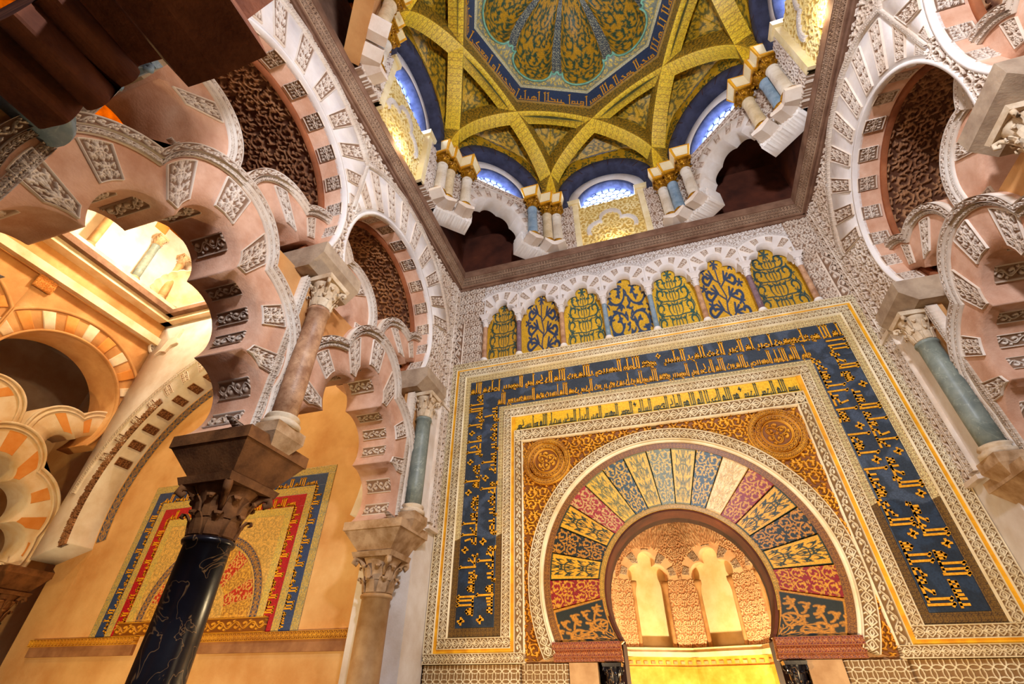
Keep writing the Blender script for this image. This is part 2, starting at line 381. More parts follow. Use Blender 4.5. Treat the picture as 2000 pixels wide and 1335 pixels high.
def ring_pts(fr, c, r, th): return fr(c[0] + r * np.cos(th), c[1] + r * np.sin(th))
def arc_plate(name, fr, c, r0, r1, t0, t1, m, parent=None, tile='leaf', amp=.03, d=0., res=.013, base=.05, along=None, fit=None, colf=None, inner=None, outer=None, flat=False, nr=None, **k):
    """polar relief plate between radii (numbers or functions of angle); t in degrees"""
    t0, t1 = R(t0), R(t1); f0 = inner or (lambda t: r0 + 0 * t); f1 = outer or (lambda t: r1 + 0 * t)
    tt0 = rng(0, abs(t1 - t0) * max(r1, .2), res); th = t0 + (t1 - t0) * (tt0 / tt0[-1])
    nn = nr or max(3, int((r1 - r0) / (res / DET)) + 1)
    TH, Q = np.meshgrid(th, np.linspace(0, 1, nn), indexing='ij')
    RR = f0(TH) * (1 - Q) + f1(TH) * Q
    U = c[0] + RR * np.cos(TH); V = c[1] + RR * np.sin(TH)
    L = abs(t1 - t0) * (r0 + r1) / 2; wd = r1 - r0
    if fit == 'one': H = smp(tile, (TH - t0) / (t1 - t0), Q)
    elif fit == 'xy': H = smp(tile, U / along, V / along)
    else:
        n = max(1, round(L / (along or wd * 1.5))); H = smp(tile, (TH - t0) / (t1 - t0) * n, Q)
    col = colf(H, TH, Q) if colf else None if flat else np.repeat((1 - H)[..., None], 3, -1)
    return grid_mesh(name, fr(U, V, d + (0 if flat else amp * H)), m, parent, fr(U, V, d - base), col, **k)

def prism(name, fr, poly, d0, d1, m, parent=None, **k):
    n = len(poly); P = np.array(poly, float)
    V = np.concatenate([fr(P[:, 0], P[:, 1], d0), fr(P[:, 0], P[:, 1], d1)])
    F = [list(range(n))[::-1], list(range(n, 2 * n))] + [[i, (i + 1) % n, n + (i + 1) % n, n + i] for i in range(n)]
    return link(name, V, F, m, parent, **k)
def box(name, x0, x1, y0, y1, z0, z1, m, parent=None, bev=0, **k):
    b = bev; V = []; 
    if b <= 0:
        V = [(x, y, z) for x in (x0, x1) for y in (y0, y1) for z in (z0, z1)]
        F = [(0, 1, 3, 2), (4, 6, 7, 5), (0, 4, 5, 1), (2, 3, 7, 6), (0, 2, 6, 4), (1, 5, 7, 3)]
        return link(name, V, F, m, parent, **k)
    bm = bmesh.new(); r = bmesh.ops.create_cube(bm, size=1)
    for v in bm.verts: v.co = Vector(((x0 + x1) / 2 + v.co.x * (x1 - x0), (y0 + y1) / 2 + v.co.y * (y1 - y0), (z0 + z1) / 2 + v.co.z * (z1 - z0)))
    bmesh.ops.bevel(bm, geom=list(bm.edges), offset=b, segments=2, affect='EDGES')
    return from_bm(name, bm, m, parent, **k)
def from_bm(name, bm, m, parent=None, smooth=False, **k):
    bm.verts.ensure_lookup_table(); bm.verts.index_update()
    V = [tuple(v.co) for v in bm.verts]; F = [[v.index for v in f.verts] for f in bm.faces]; bm.free()
    return link(name, V, F, m, parent, smooth, **k)
def lathe(name, loc, prof, m, parent=None, n=32, rf=None, smooth=True, **k):
    V = []; 
    for (r, z) in prof:
        for i in range(n):
            a = 2 * PI * i / n; rr = r * (rf(a, z) if rf else 1)
            V.append((loc[0] + rr * math.cos(a), loc[1] + rr * math.sin(a), loc[2] + z))
    F = [(j * n + i, j * n + (i + 1) % n, (j + 1) * n + (i + 1) % n, (j + 1) * n + i) for j in range(len(prof) - 1) for i in range(n)]
    F += [tuple(range(n))[::-1], tuple((len(prof) - 1) * n + i for i in range(n))]
    return link(name, V, F, m, parent, smooth, **k)
def tube(name, pts, r, m, parent=None, n=8, **k):
    pts = [Vector(p) for p in pts]; V = []
    for i, p in enumerate(pts):
        t = (pts[min(i + 1, len(pts) - 1)] - pts[max(i - 1, 0)]).normalized()
        a = t.orthogonal().normalized() if i == 0 else (a - t * a.dot(t)).normalized(); b = t.cross(a)
        rr = r[i] if isinstance(r, (list, tuple)) else r
        for j in range(n): V.append(tuple(p + rr * (a * math.cos(2 * PI * j / n) + b * math.sin(2 * PI * j / n))))
    F = [(i * n + j, i * n + (j + 1) % n, (i + 1) * n + (j + 1) % n, (i + 1) * n + j) for i in range(len(pts) - 1) for j in range(n)]
    F += [tuple(range(n))[::-1], tuple((len(pts) - 1) * n + j for j in range(n))]
    return link(name, V, F, m, parent, True, **k)
def frustum(bm_list, x, y, z0, z1, h0, h1):      # square section (hx, hy) bottom and top
    k = len(bm_list[0])
    for z, (a, b) in ((z0, h0), (z1, h1)):
        bm_list[0] += [(x - a, y - b, z), (x + a, y - b, z), (x + a, y + b, z), (x - a, y + b, z)]
    bm_list[1] += [(k + 3, k + 2, k + 1, k), (k + 4, k + 5, k + 6, k + 7)] + [(k + i, k + (i + 1) % 4, k + 4 + (i + 1) % 4, k + 4 + i) for i in range(4)]

def capital(parent, x, y, z0, z1, r, m, top=None, tiers=2, nl=8, md=None):
    """corinthian-like capital: bell, two rows of curled leaves, corner volutes, abacus"""
    h = z1 - z0; tp = top or r * 1.55
    prof = [(r * 1.0, 0), (r * 1.02, h * .3), (r * 1.05, h * .55), (r * 1.2, h * .75), (r * 1.4, h * .86), (r * 1.4, h * .87)]
    lathe('bell', (x, y, z0), prof, m, parent, 20)
    V, F = [], []
    for row in range(tiers):
        zb = z0 + h * (.02 + .30 * row); lh = h * .36; 
        for k in range(nl):
            a0 = 2 * PI * (k + .5 * row) / nl; wd = r * PI / nl * .82
            prof2 = [(1.03, 0, 1), (1.10, .35, 1.05), (1.16, .7, .9), (1.34, .95, .8), (1.52, .98, .62), (1.56, .84, .42), (1.47, .76, .2)]
            k0 = len(V)
            for off in (0, -.10):
                for (pr, pz, pw) in prof2:
                    for s in (-1, 0, 1):
                        rr = r * (pr + off + (.05 if s == 0 else 0)); tx, ty = -math.sin(a0), math.cos(a0)
                        V.append((x + rr * math.cos(a0) + s * pw * wd * tx, y + rr * math.sin(a0) + s * pw * wd * ty, zb + lh * pz))
            L = len(prof2) * 3
            for i in range(len(prof2) - 1):
                for s in (0, 1):
                    a = k0 + i * 3 + s; F += [(a, a + 1, a + 4, a + 3), (L + a + 3, L + a + 4, L + a + 1, L + a)]
                a = k0 + i * 3; F += [(a, a + 3, L + a + 3, L + a), (a + 2, L + a + 2, L + a + 5, a + 5)]
            a = k0 + (len(prof2) - 1) * 3; F += [(a, a + 1, L + a + 1, L + a), (a + 1, a + 2, L + a + 2, L + a + 1)]
    link('acanthus_leaves', V, F, m, parent, False)
    for k in range(4):
        a = PI / 4 + k * PI / 2; ca, sa = math.cos(a), math.sin(a)
        pts = [(x + rr * ca, y + rr * sa, z0 + h * zz) for rr, zz in ((r * 1.05, .45), (r * 1.25, .66), (tp * 1.05, .84), (tp * 1.28, .84), (tp * 1.33, .74), (tp * 1.2, .69), (tp * 1.15, .76))]
        tube('volute', pts, [r * .13, r * .16, r * .2, r * .2, r * .18, r * .15, r * .11], m, parent, 8)
    B = [[], []]; frustum(B, x, y, z0 + h * .87, z1, (tp, tp), (tp * 1.08, tp * 1.08)); link('abacus', B[0], B[1], m, parent)

def column(name, label, x, y, zb, z1, z2, r, ms, mc, group=None, impost=None, mi='capstone', astr=True, cat='column', bh=.2):
    """shaft zb..z1, capital z1..z2, optional impost block up to impost[0] with half sizes"""
    t = thing(name, label, cat, (x, y, zb), group)
    lathe('base', (x, y, zb), [(r * 1.55, 0), (r * 1.55, bh * .35), (r * 1.25, bh * .45), (r * 1.2, bh * .6), (r * 1.38, bh * .72), (r * 1.3, bh * .9), (r * 1.02, bh)], mc, t, 28)
    lathe('shaft', (x, y, zb), [(r * 1.02, bh * .9), (r * 1.04, (z1 - zb) * .3), (r * 1.0, (z1 - zb) * .7), (r * .96, z1 - zb - .06), (r * 1.06, z1 - zb - .055), (r * 1.1, z1 - zb - .03), (r * 1.04, z1 - zb - .005), (r * .95, z1 - zb)], ms, t, 36)
    capital(t, x, y, z1, z2, r * .95, mc)
    if impost:
        zt, a0, b0, a1, b1 = impost; B = [[], []]
        hh = zt - z2
        frustum(B, x, y, z2, z2 + hh * .70, (a0, b0), (a1 * .97, b1 * .97)); frustum(B, x, y, z2 + hh * .70, zt, (a1, b1), (a1, b1))
        link('impost_block', B[0], B[1], mi, t)
    return t

# ------------------------------------------------------------------ kufic writing
# strokes in units of line height; x grows in the reading direction
def _st(*p): return ('s', p)
GL = {
 'ا': (.20, [_st((.1, .0), (.1, .95)), _st((.04, .88), (.13, .97))], 0),
 'ل': (.22, [_st((.0, .05), (.22, .05)), _st((.08, .05), (.08, .95)), _st((.02, .88), (.11, .97))], 1),
 'ب': (.22, [_st((.0, .05), (.22, .05)), _st((.08, .05), (.08, .34))], 1),
 'ن': (.30, [_st((.0, .05), (.2, .05)), _st((.06, .05), (.06, .3)), _st((.18, .05), (.24, -.06), (.14, -.10))], 0),
 'ه': (.34, [_st((.0, .05), (.34, .05)), _st((.05, .05), (.05, .3), (.17, .42), (.28, .3), (.28, .05)), _st((.17, .05), (.17, .4))], 1),
 'م': (.26, [_st((.0, .05), (.26, .05)), _st((.04, .05), (.04, .28), (.2, .28), (.2, .05))], 1),
 'و': (.26, [_st((.04, .1), (.04, .32), (.2, .32), (.2, -.04), (.02, -.10)), _st((.04, .1), (.2, .1))], 0),
 'س': (.46, [_st((.0, .05), (.46, .05)), _st((.06, .05), (.06, .34)), _st((.2, .05), (.2, .30)), _st((.34, .05), (.34, .26))], 1),
 'ص': (.46, [_st((.0, .05), (.46, .05)), _st((.04, .05), (.08, .27), (.38, .27), (.38, .05))], 1),
 'ط': (.44, [_st((.0, .05), (.44, .05)), _st((.04, .05), (.08, .25), (.36, .25), (.36, .05)), _st((.08, .25), (.16, .9))], 1),
 'ح': (.36, [_st((.0, .05), (.36, .05)), _st((.04, .4), (.28, .05)), _st((.02, .4), (.12, .42))], 1),
 'د': (.30, [_st((.0, .05), (.26, .05)), _st((.24, .05), (.24, .26), (.06, .30), (.02, .42))], 0),
 'ر': (.20, [_st((.04, .2), (.12, .05), (.1, -.08), (.0, -.10))], 0),
 'ع': (.32, [_st((.0, .05), (.32, .05)), _st((.06, .34), (.16, .05), (.26, .34)), _st((.06, .34), (.26, .34))], 1),
 'ف': (.28, [_st((.0, .05), (.28, .05)), _st((.12, .05), (.12, .2)), _st((.04, .2), (.04, .42), (.2, .42), (.2, .2), (.04, .2))], 1),
 'ك': (.42, [_st((.0, .05), (.42, .05)), _st((.36, .05), (.36, .26), (.08, .30), (.18, .7))], 1),
 'ي': (.36, [_st((.0, .05), (.18, .05), (.26, .22), (.12, .26)), _st((.18, -.08), (.36, -.08), (.36, .05))], 0),
 ' ': (.12, [], 0), '*': (.30, [_st((.15, .52), (.15, .86)), _st((.0, .69), (.30, .69)), _st((.08, .6), (.22, .78))], 0),
}
AL = {'ت': 'ب', 'ث': 'ب', 'ئ': 'ب', 'إ': 'ا', 'أ': 'ا', 'آ': 'ا', 'خ': 'ح', 'ج': 'ح', 'ذ': 'د', 'ز': 'ر', 'ش': 'س', 'ض': 'ص', 'ظ': 'ط', 'غ': 'ع', 'ق': 'ف', 'ة': 'ه', 'ى': 'ي', 'ء': 'ب'}
def kufic(name, fr, text, L, h, m, parent, th=.085, d=.004):
    """writes text along fr.u (reading direction = +u), up = fr.v, fitted to length L, line height h"""
    seq = []; n = len(text)
    for i, ch in enumerate(text):
        g = AL.get(ch, ch)
        if g not in GL: continue
        if g == 'ي' and i + 1 < n and text[i + 1] not in ' *': g = 'ب'
        if g == 'ن' and i + 1 < n and text[i + 1] not in ' *': g = 'ب'
        seq.append(g)
    tot = sum(GL[g][0] for g in seq); k = L / tot
    V, F = [], []; x = 0
    def quad(a, b):
        ax, ay, bx, by = a[0] * k, a[1] * h, b[0] * k, b[1] * h
        dx, dy = bx - ax, by - ay; l = math.hypot(dx, dy) or 1e-6; t = th * min(h, k * 1.12) / 2
        nx, ny = -dy / l * t, dx / l * t; ex, ey = dx / l * t * .9, dy / l * t * .9
        P = [(ax - ex + nx, ay - ey + ny), (bx + ex + nx, by + ey + ny), (bx + ex - nx, by + ey - ny), (ax - ex - nx, ay - ey - ny)]
        i = len(V)
        for (pu, pv) in P: V.append(fr(pu, pv, d))
        for (pu, pv) in P: V.append(fr(pu, pv, d - .012))
        F.extend([(i, i + 1, i + 2, i + 3)] + [(i + q, i + 4 + q, i + 4 + (q + 1) % 4, i + (q + 1) % 4) for q in range(4)])
    for g in seq:
        for _, pts in GL[g][1]:
            for a, b in zip(pts[:-1], pts[1:]): quad((x + a[0], a[1]), (x + b[0], b[1]))
        x += GL[g][0]
    return link(name, V, F, m, parent)


# ================================================================== STRUCTURE OF THE MIHRAB BAY
YC = -3.75
link('floor', [(-16, -16, 0), (16, -16, 0), (16, 3, 0), (-16, 3, 0), (-16, -16, -.2), (16, -16, -.2), (16, 3, -.2), (-16, 3, -.2)],
     [(0, 1, 2, 3), (7, 6, 5, 4), (0, 4, 5, 1), (1, 5, 6, 2), (2, 6, 7, 3), (3, 7, 4, 0)], 'tile_floor', kind='structure')
def wall(name, x0, x1, y0, y1, z0, z1, m): return box(name, x0, x1, y0, y1, z0, z1, m, kind='structure')
# back wall with the door opening of the mihrab (centre .04, half width 1.2)
def holed_wall(name, fr, u0, u1, v0, v1, hole, d0, d1, m):
    """plate with a hole (closed list of points), cut as two halves"""
    c = hole; n = len(c); lo = min(range(n), key=lambda i: c[i][1]); hi = max(range(n), key=lambda i: c[i][1])
    ring = c[lo:] + c[:lo]; hi2 = ring.index(c[hi]); A = ring[:hi2 + 1]; B = ring[hi2:] + [ring[0]]
    um, um2 = c[lo][0], c[hi][0]
    P1 = [(um, v0)] + A + [(um2, v1)]
    side = u1 if sum(p[0] for p in A) / len(A) > um else u0; oth = u0 if side == u1 else u1
    V, F = [], []
    for poly in (P1 + [(side, v1), (side, v0)], [(um2, v1)] + B + [(um, v0), (oth, v0), (oth, v1)]):
        k = len(V); m_ = len(poly); P = np.array(poly)
        V += list(fr(P[:, 0], P[:, 1], d0)) + list(fr(P[:, 0], P[:, 1], d1))
        F += [list(range(k, k + m_)), list(range(k + m_, k + 2 * m_))[::-1]] + [[k + i, k + (i + 1) % m_, k + m_ + (i + 1) % m_, k + m_ + i] for i in range(m_)]
    return link(name, np.array(V), F, m, kind='structure')
hc = (.04, 2.88); hr = 1.15
hole = [(.04 + hr * math.cos(R(a)), 2.88 + hr * math.sin(R(a))) for a in range(-31, 212, 9)]
hole = [(.04, .01), (1.03, .02), (1.03, 2.28)] + hole[1:-1] + [(-.95, 2.28), (-.95, .02)]
holed_wall('wall_back', QF, -4.95, 4.95, 0, 10.0, hole, -.22, -.75, 'dark')

# ------------------------------------------------------------------ MIHRAB PORTAL
portal = thing('mihrab_portal', 'great horseshoe portal framed by gold and blue mosaic inscriptions on the end wall', 'mosaic portal', (0, 0, 2.05))
def frame_band(nm, o, oz, i, iz, zb, m, tile='leaf', closed=None, d=0, amp=.03, colf=None, flat=False, base=.2, fit='band', sc=.3, res=.013):
    kw = dict(tile=tile, amp=amp, d=d, colf=colf, flat=flat, base=base, res=res)
    if fit == 'band': a, b = dict(fit='band', rot=True), dict(fit='band')
    else: a, b = dict(sc=sc), dict(sc=sc)
    plate(nm, QF, -o, -i, zb, iz, m, portal, **kw, **a)
    plate(nm, QF, i, o, zb, iz, m, portal, **kw, **a)
    plate(nm, QF, -o, o, iz, oz, m, portal, **kw, **b)
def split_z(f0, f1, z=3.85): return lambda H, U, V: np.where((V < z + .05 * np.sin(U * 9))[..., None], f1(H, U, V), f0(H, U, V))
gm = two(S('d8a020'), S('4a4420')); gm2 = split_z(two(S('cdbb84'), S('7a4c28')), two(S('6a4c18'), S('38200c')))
frame_band('carved_border', 3.95, 7.48, 3.80, 7.34, 2.18, 'cream', d=.045)
for s in (-1, 1):
    a, b = sorted((s * 3.95, s * 2.35)); plate('carved_border', QF, a, b, 2.05, 2.18, 'cream', portal, tile='leaf', fit='band', d=.045, base=.2)
    a, b = sorted((s * 2.494, s * 2.35)); plate('carved_border', QF, a, b, 2.18, 5.71, 'cream', portal, tile='scroll', fit='band', rot=True, d=.04, base=.2, amp=.035)
    a, b = sorted((s * 3.738, s * 2.565)); plate('carved_border', QF, a, b, 2.236, 2.38, 'cream', portal, tile='leaf', fit='band', d=.03, base=.2)
    a, b = sorted((s * 2.706, s * 2.565)); plate('carved_border', QF, a, b, 2.38, 6.03, 'cream', portal, tile='leaf', fit='band', rot=True, d=.03, base=.2)
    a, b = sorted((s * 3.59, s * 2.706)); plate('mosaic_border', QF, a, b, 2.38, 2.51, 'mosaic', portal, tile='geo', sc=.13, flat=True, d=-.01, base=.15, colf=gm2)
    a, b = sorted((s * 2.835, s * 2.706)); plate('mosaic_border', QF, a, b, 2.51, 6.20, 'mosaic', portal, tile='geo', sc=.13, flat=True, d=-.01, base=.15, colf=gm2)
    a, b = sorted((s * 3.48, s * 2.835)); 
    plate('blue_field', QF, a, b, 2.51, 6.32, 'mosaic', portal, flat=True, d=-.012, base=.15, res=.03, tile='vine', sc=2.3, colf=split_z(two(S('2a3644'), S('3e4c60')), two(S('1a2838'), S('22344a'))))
    a, b = sorted((s * 2.565, s * 2.494)); box('gold_fillet', a, b, -.02, .15, 2.236, 6.03, 'goldplain', portal)
    a, b = sorted((s * 3.80, s * 3.738)); box('gold_fillet', a, b, -.03, .15, 2.18, 7.29, 'goldplain', portal)
    a, b = sorted((s * 3.80, s * 2.494)); box('gold_fillet', a, b, -.02, .15, 2.18, 2.236, 'goldplain', portal)
plate('carved_border', QF, -3.738, 3.738, 7.145, 7.29, 'cream', portal, tile='leaf', fit='band', d=.03, base=.2)
for s in (-1, 1):
    a, b = sorted((s * 3.738, s * 3.59)); plate('carved_border', QF, a, b, 2.38, 7.145, 'cream', portal, tile='leaf', fit='band', rot=True, d=.03, base=.2)
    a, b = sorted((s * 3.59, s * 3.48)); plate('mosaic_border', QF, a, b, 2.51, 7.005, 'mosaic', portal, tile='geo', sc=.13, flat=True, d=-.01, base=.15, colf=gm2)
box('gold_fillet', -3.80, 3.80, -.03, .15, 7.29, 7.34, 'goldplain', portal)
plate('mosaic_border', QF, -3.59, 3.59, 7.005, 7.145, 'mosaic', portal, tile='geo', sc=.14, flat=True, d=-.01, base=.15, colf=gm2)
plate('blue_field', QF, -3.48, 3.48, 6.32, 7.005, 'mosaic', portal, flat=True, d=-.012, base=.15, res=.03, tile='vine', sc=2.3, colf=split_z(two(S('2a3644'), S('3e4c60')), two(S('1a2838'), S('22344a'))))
plate('mosaic_border', QF, -2.835, 2.835, 6.20, 6.32, 'mosaic', portal, tile='geo', sc=.12, flat=True, d=-.01, base=.15, colf=gm2)
plate('carved_border', QF, -2.706, 2.706, 6.03, 6.20, 'cream', portal, tile='leaf', fit='band', d=.03, base=.2)
box('gold_field', -2.494, 2.494, -.0, .15, 5.71, 6.03, 'goldyellow', portal)
plate('carved_border', QF, -2.494, 2.494, 5.49, 5.71, 'cream', portal, tile='leaf', fit='band', d=.04, base=.2)
# writing
TOP1 = 'له الا هو فادعوه مخلصين له الدين الحمد لله رب العلمين * موفق الامام المستنصر بالله عبد الله الحكم امير المومنين اصلحه الله'
TOP2 = 'وامر الله الامام المستنصر بالله عبد الله الحكم امير المومنين وفقه الله مولاه وحاجبه جعفر بن عبد الرحمن رحمه الله لتشييد هذه البنيه فتم بعون الله'
R1 = 'بسم الله * الرحمن * الرحيم * ذلك علم الغيب * هو الحي لا ا'
R2 = 'الحمد لله * الذي هدينا * لهذا * وما كنا لنهتدي'
L1 = 'هذا المحراب * ما كان * قد راه * عقد قبل ذلك * رجا توبه الله *'
L2 = 'بنظر محمد بن تمليخ * واحمد بن نصر * وخلد بن هاشم *'
HH = .29
QT = Frame((3.46, 0, 6.70), (-1, 0, 0), (0, 0, 1), (0, -1, 0))
kufic('kufic_inscription', QT, TOP1, 6.92, HH, 'goldtess', portal, th=.088)
kufic('kufic_inscription', Frame((2.86, 0, 6.36), (-1, 0, 0), (0, 0, 1), (0, -1, 0)), TOP2, 5.72, HH, 'goldtess', portal, th=.088)
for txt, xo in ((R1, 3.185), (R2, 2.865)):
    kufic('kufic_inscription', Frame((xo, 0, 2.56), (0, 0, 1), (1, 0, 0), (0, -1, 0)), txt, 4.1 if xo > 3 else 3.75, HH, 'goldtess', portal, th=.10)
for txt, xo in ((L1, -3.185), (L2, -2.865)):
    kufic('kufic_inscription', Frame((xo, 0, 6.66 if xo < -3 else 6.32), (0, 0, -1), (-1, 0, 0), (0, -1, 0)), txt, 4.1 if xo < -3 else 3.75, HH, 'goldtess', portal, th=.10)
kufic('kufic_inscription', Frame((2.46, -.012, 5.755), (-1, 0, 0), (0, 0, 1), (0, -1, 0)),
      'بسم الله الرحمن الرحيم * هو الله الذي لا اله الا هو الملك القدوس السلام * المومن المهيمن العزيز الجبار المتكبر سبحان الله عما يشركون', 4.92, .26, 'bluetess', portal, th=.055, d=.008)
# spandrels with gilded stucco
C0 = (.04, 3.06)
def rectb(c, u0, u1, v0, v1):
    def f(t):
        cs, sn = np.cos(t), np.sin(t)
        a = np.where(cs > 1e-6, (u1 - c[0]) / np.maximum(cs, 1e-6), np.where(cs < -1e-6, (u0 - c[0]) / np.minimum(cs, -1e-6), 1e9))
        b = np.where(sn > 1e-6, (v1 - c[1]) / np.maximum(sn, 1e-6), np.where(sn < -1e-6, (v0 - c[1]) / np.minimum(sn, -1e-6), 1e9))
        return np.minimum(a, b)
    return f
for (a, b) in ((-24, 89), (91, 204)):
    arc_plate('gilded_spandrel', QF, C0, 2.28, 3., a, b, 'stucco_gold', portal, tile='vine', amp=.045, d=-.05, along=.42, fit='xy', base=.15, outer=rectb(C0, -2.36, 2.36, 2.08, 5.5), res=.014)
for cx in (-1.90, 1.90):
    for r0, r1, tl, mm in ((.34, .42, 'leaf', 'stucco_gold'), (.24, .31, 'scroll', 'stucco_gold')):
        arc_plate('rosette_ring', QF, (cx, 5.05), r0, r1, 0, 360, mm, portal, tile=tl, amp=.03, d=.02, base=.1)
    arc_plate('rosette', QF, (cx, 5.05), .01, .22, 0, 360, 'stucco_gold', portal, tile='scroll', amp=.035, d=.01, base=.08, along=.22)
arc_plate('archivolt', QF, C0, 2.12, 2.30, -25, 205, 'cream', portal, tile='leaf', amp=.03, d=.05, base=.2)
arc_plate('archivolt', QF, C0, 2.075, 2.12, -23.5, 203.5, 'cream', portal, flat=True, d=.03, base=.2, res=.03)
# mosaic voussoirs
def rin(t):
    dx, dz = C0[0] - hc[0], C0[1] - hc[1]; cs, sn = np.cos(t), np.sin(t)
    bb = dx * cs + dz * sn; return -bb + np.sqrt(bb * bb - (dx * dx + dz * dz - (hr + .0) ** 2))
arc_plate('mosaic_border', QF, C0, 1.97, 2.075, -22, 202, 'mosaic', portal, tile='geo', flat=True, d=-.005, base=.15, along=.11, colf=two(S('8a5a18'), S('4a1a10')))
arc_plate('mosaic_border', QF, C0, 1.2, 1.4, -22, 202, 'mosaic', portal, tile='leaf', flat=True, d=-.005, base=.15, along=.12, inner=rin, outer=lambda t: rin(t) + .07, colf=two(S('8a6a20'), S('c89828')))
dk = (S('141e18'), S('b87a18')); rd = (S('860c10'), S('c88c20')); gg = (S('dca018'), S('152c18')); gp = (S('d8ac30'), S('6e6a38')); bl = (S('2e464e'), S('c89c34')); gr = (S('6e7660'), S('c8a850'))
seq = [dk, rd, gg, dk, gg, rd, (S('e6cc90'), S('d0a860')), bl, gp, gr, gp, bl, gp, (S('9c2a2a'), S('c8a060')), gg, dk, gg, rd, dk]
nv = 19; A0, A1 = -22, 202; st = (A1 - A0) / nv
for i, (c0, c1) in enumerate(seq):
    a, b = A0 + i * st, A0 + (i + 1) * st
    if i == 0: a = -39
    if i == nv - 1: b = 219
    a_, b_ = a, b
    arc_plate('mosaic_voussoir', QF, C0, 1.2, 1.97, a + .25, b - .25, 'mosaic', portal, tile='palm' if i % 2 else 'vine', flat=True, d=-.004, base=.15, inner=lambda t: rin(t) + (.07 if 0 < i < nv - 1 else .02), outer=lambda t: np.minimum(1.97, .765 / np.maximum(-np.sin(t), 1e-3)) if True else t,
              fit='one', colf=(lambda h0, h1: (lambda H, U, V: two(h0, h1)(smp('vine' if True else 'palm', (U - R(a_)) / R(b_ - a_), V * 2.0), U, V)))(c0, c1) if i % 2 else (lambda h0, h1, a=a, b=b: (lambda H, U, V: two(h0, h1)(smp('palm', (U - R(a)) / R(b - a), V), U, V)))(c0, c1), res=.011)
for s in (-1, 1):
    u0, u1 = sorted((s * .98 + .02, s * 1.96 + .04))
    for k, (z0, z1, dd) in enumerate(((2.06, 2.12, 0), (2.12, 2.20, .04), (2.20, 2.29, .09))):
        plate('impost_moulding', QF, u0, u1, z0, z1, M['mosaic'], portal, tile='leaf', fit='band', d=dd, amp=.01, base=.2, colf=two(S('6a1210'), S('b06a28')))
for s in (-1, 1):
    u0, u1 = sorted((s * 1.30, s * 2.45)); prism('backing_slab', QF, [(u0, 1.70), (u1, 1.70), (u1, 2.5), (u0, 2.5)], -.10, -.2, 'marble_tan', portal)
# opening jamb (soffit) of the portal: a solid ring behind the face
ths = np.radians(np.linspace(-31, 211, 60)); V = []; F = []
for th in ths:
    for rr, d in ((hr - .03, -.02), (hr - .03, -.40), (hr + .01, -.40), (hr + .01, -.02)):
        V.append(QF(hc[0] + rr * math.cos(th), hc[1] + rr * math.sin(th), d - .005))
for i in range(len(ths) - 1):
    for j in range(4): F.append((i * 4 + j, i * 4 + (j + 1) % 4, i * 4 + 4 + (j + 1) % 4, i * 4 + 4 + j))
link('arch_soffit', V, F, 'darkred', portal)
# carved dado band below the frames and marble slabs
for s in (-1, 1):
    u0, u1 = sorted((s * 3.95, s * 2.42)); plate('carved_dado', QF, u0, u1, 1.78, 2.04, 'cream', portal, tile='geo', sc=.24, d=.0, amp=.02, base=.2)
    u0, u1 = sorted((s * 2.38, s * 1.72)); plate('carved_dado', QF, u0, u1, 1.78, 2.04, 'cream', portal, tile='geo', sc=.22, d=.02, amp=.02, base=.22)
    u0, u1 = sorted((s * 1.70, s * 1.30)); box('marble_slab', u0, u1, -.02, .2, 1.0, 2.05, 'marble_tan', portal)
    u0, u1 = sorted((s * 1.70, s * 3.95)); box('marble_slab', u0, u1, .01, .2, .0, 1.77, 'marble_white', portal)
for s, lb in ((-1, 'left'), (1, 'right')):
    t = column('jamb_column', f'dark marble jamb column at the {lb} side of the portal opening', s * 1.13 + .03, .02, 0, 1.72, 2.04, .085, 'marble_black', 'marble_black', 'mihrab jamb columns')

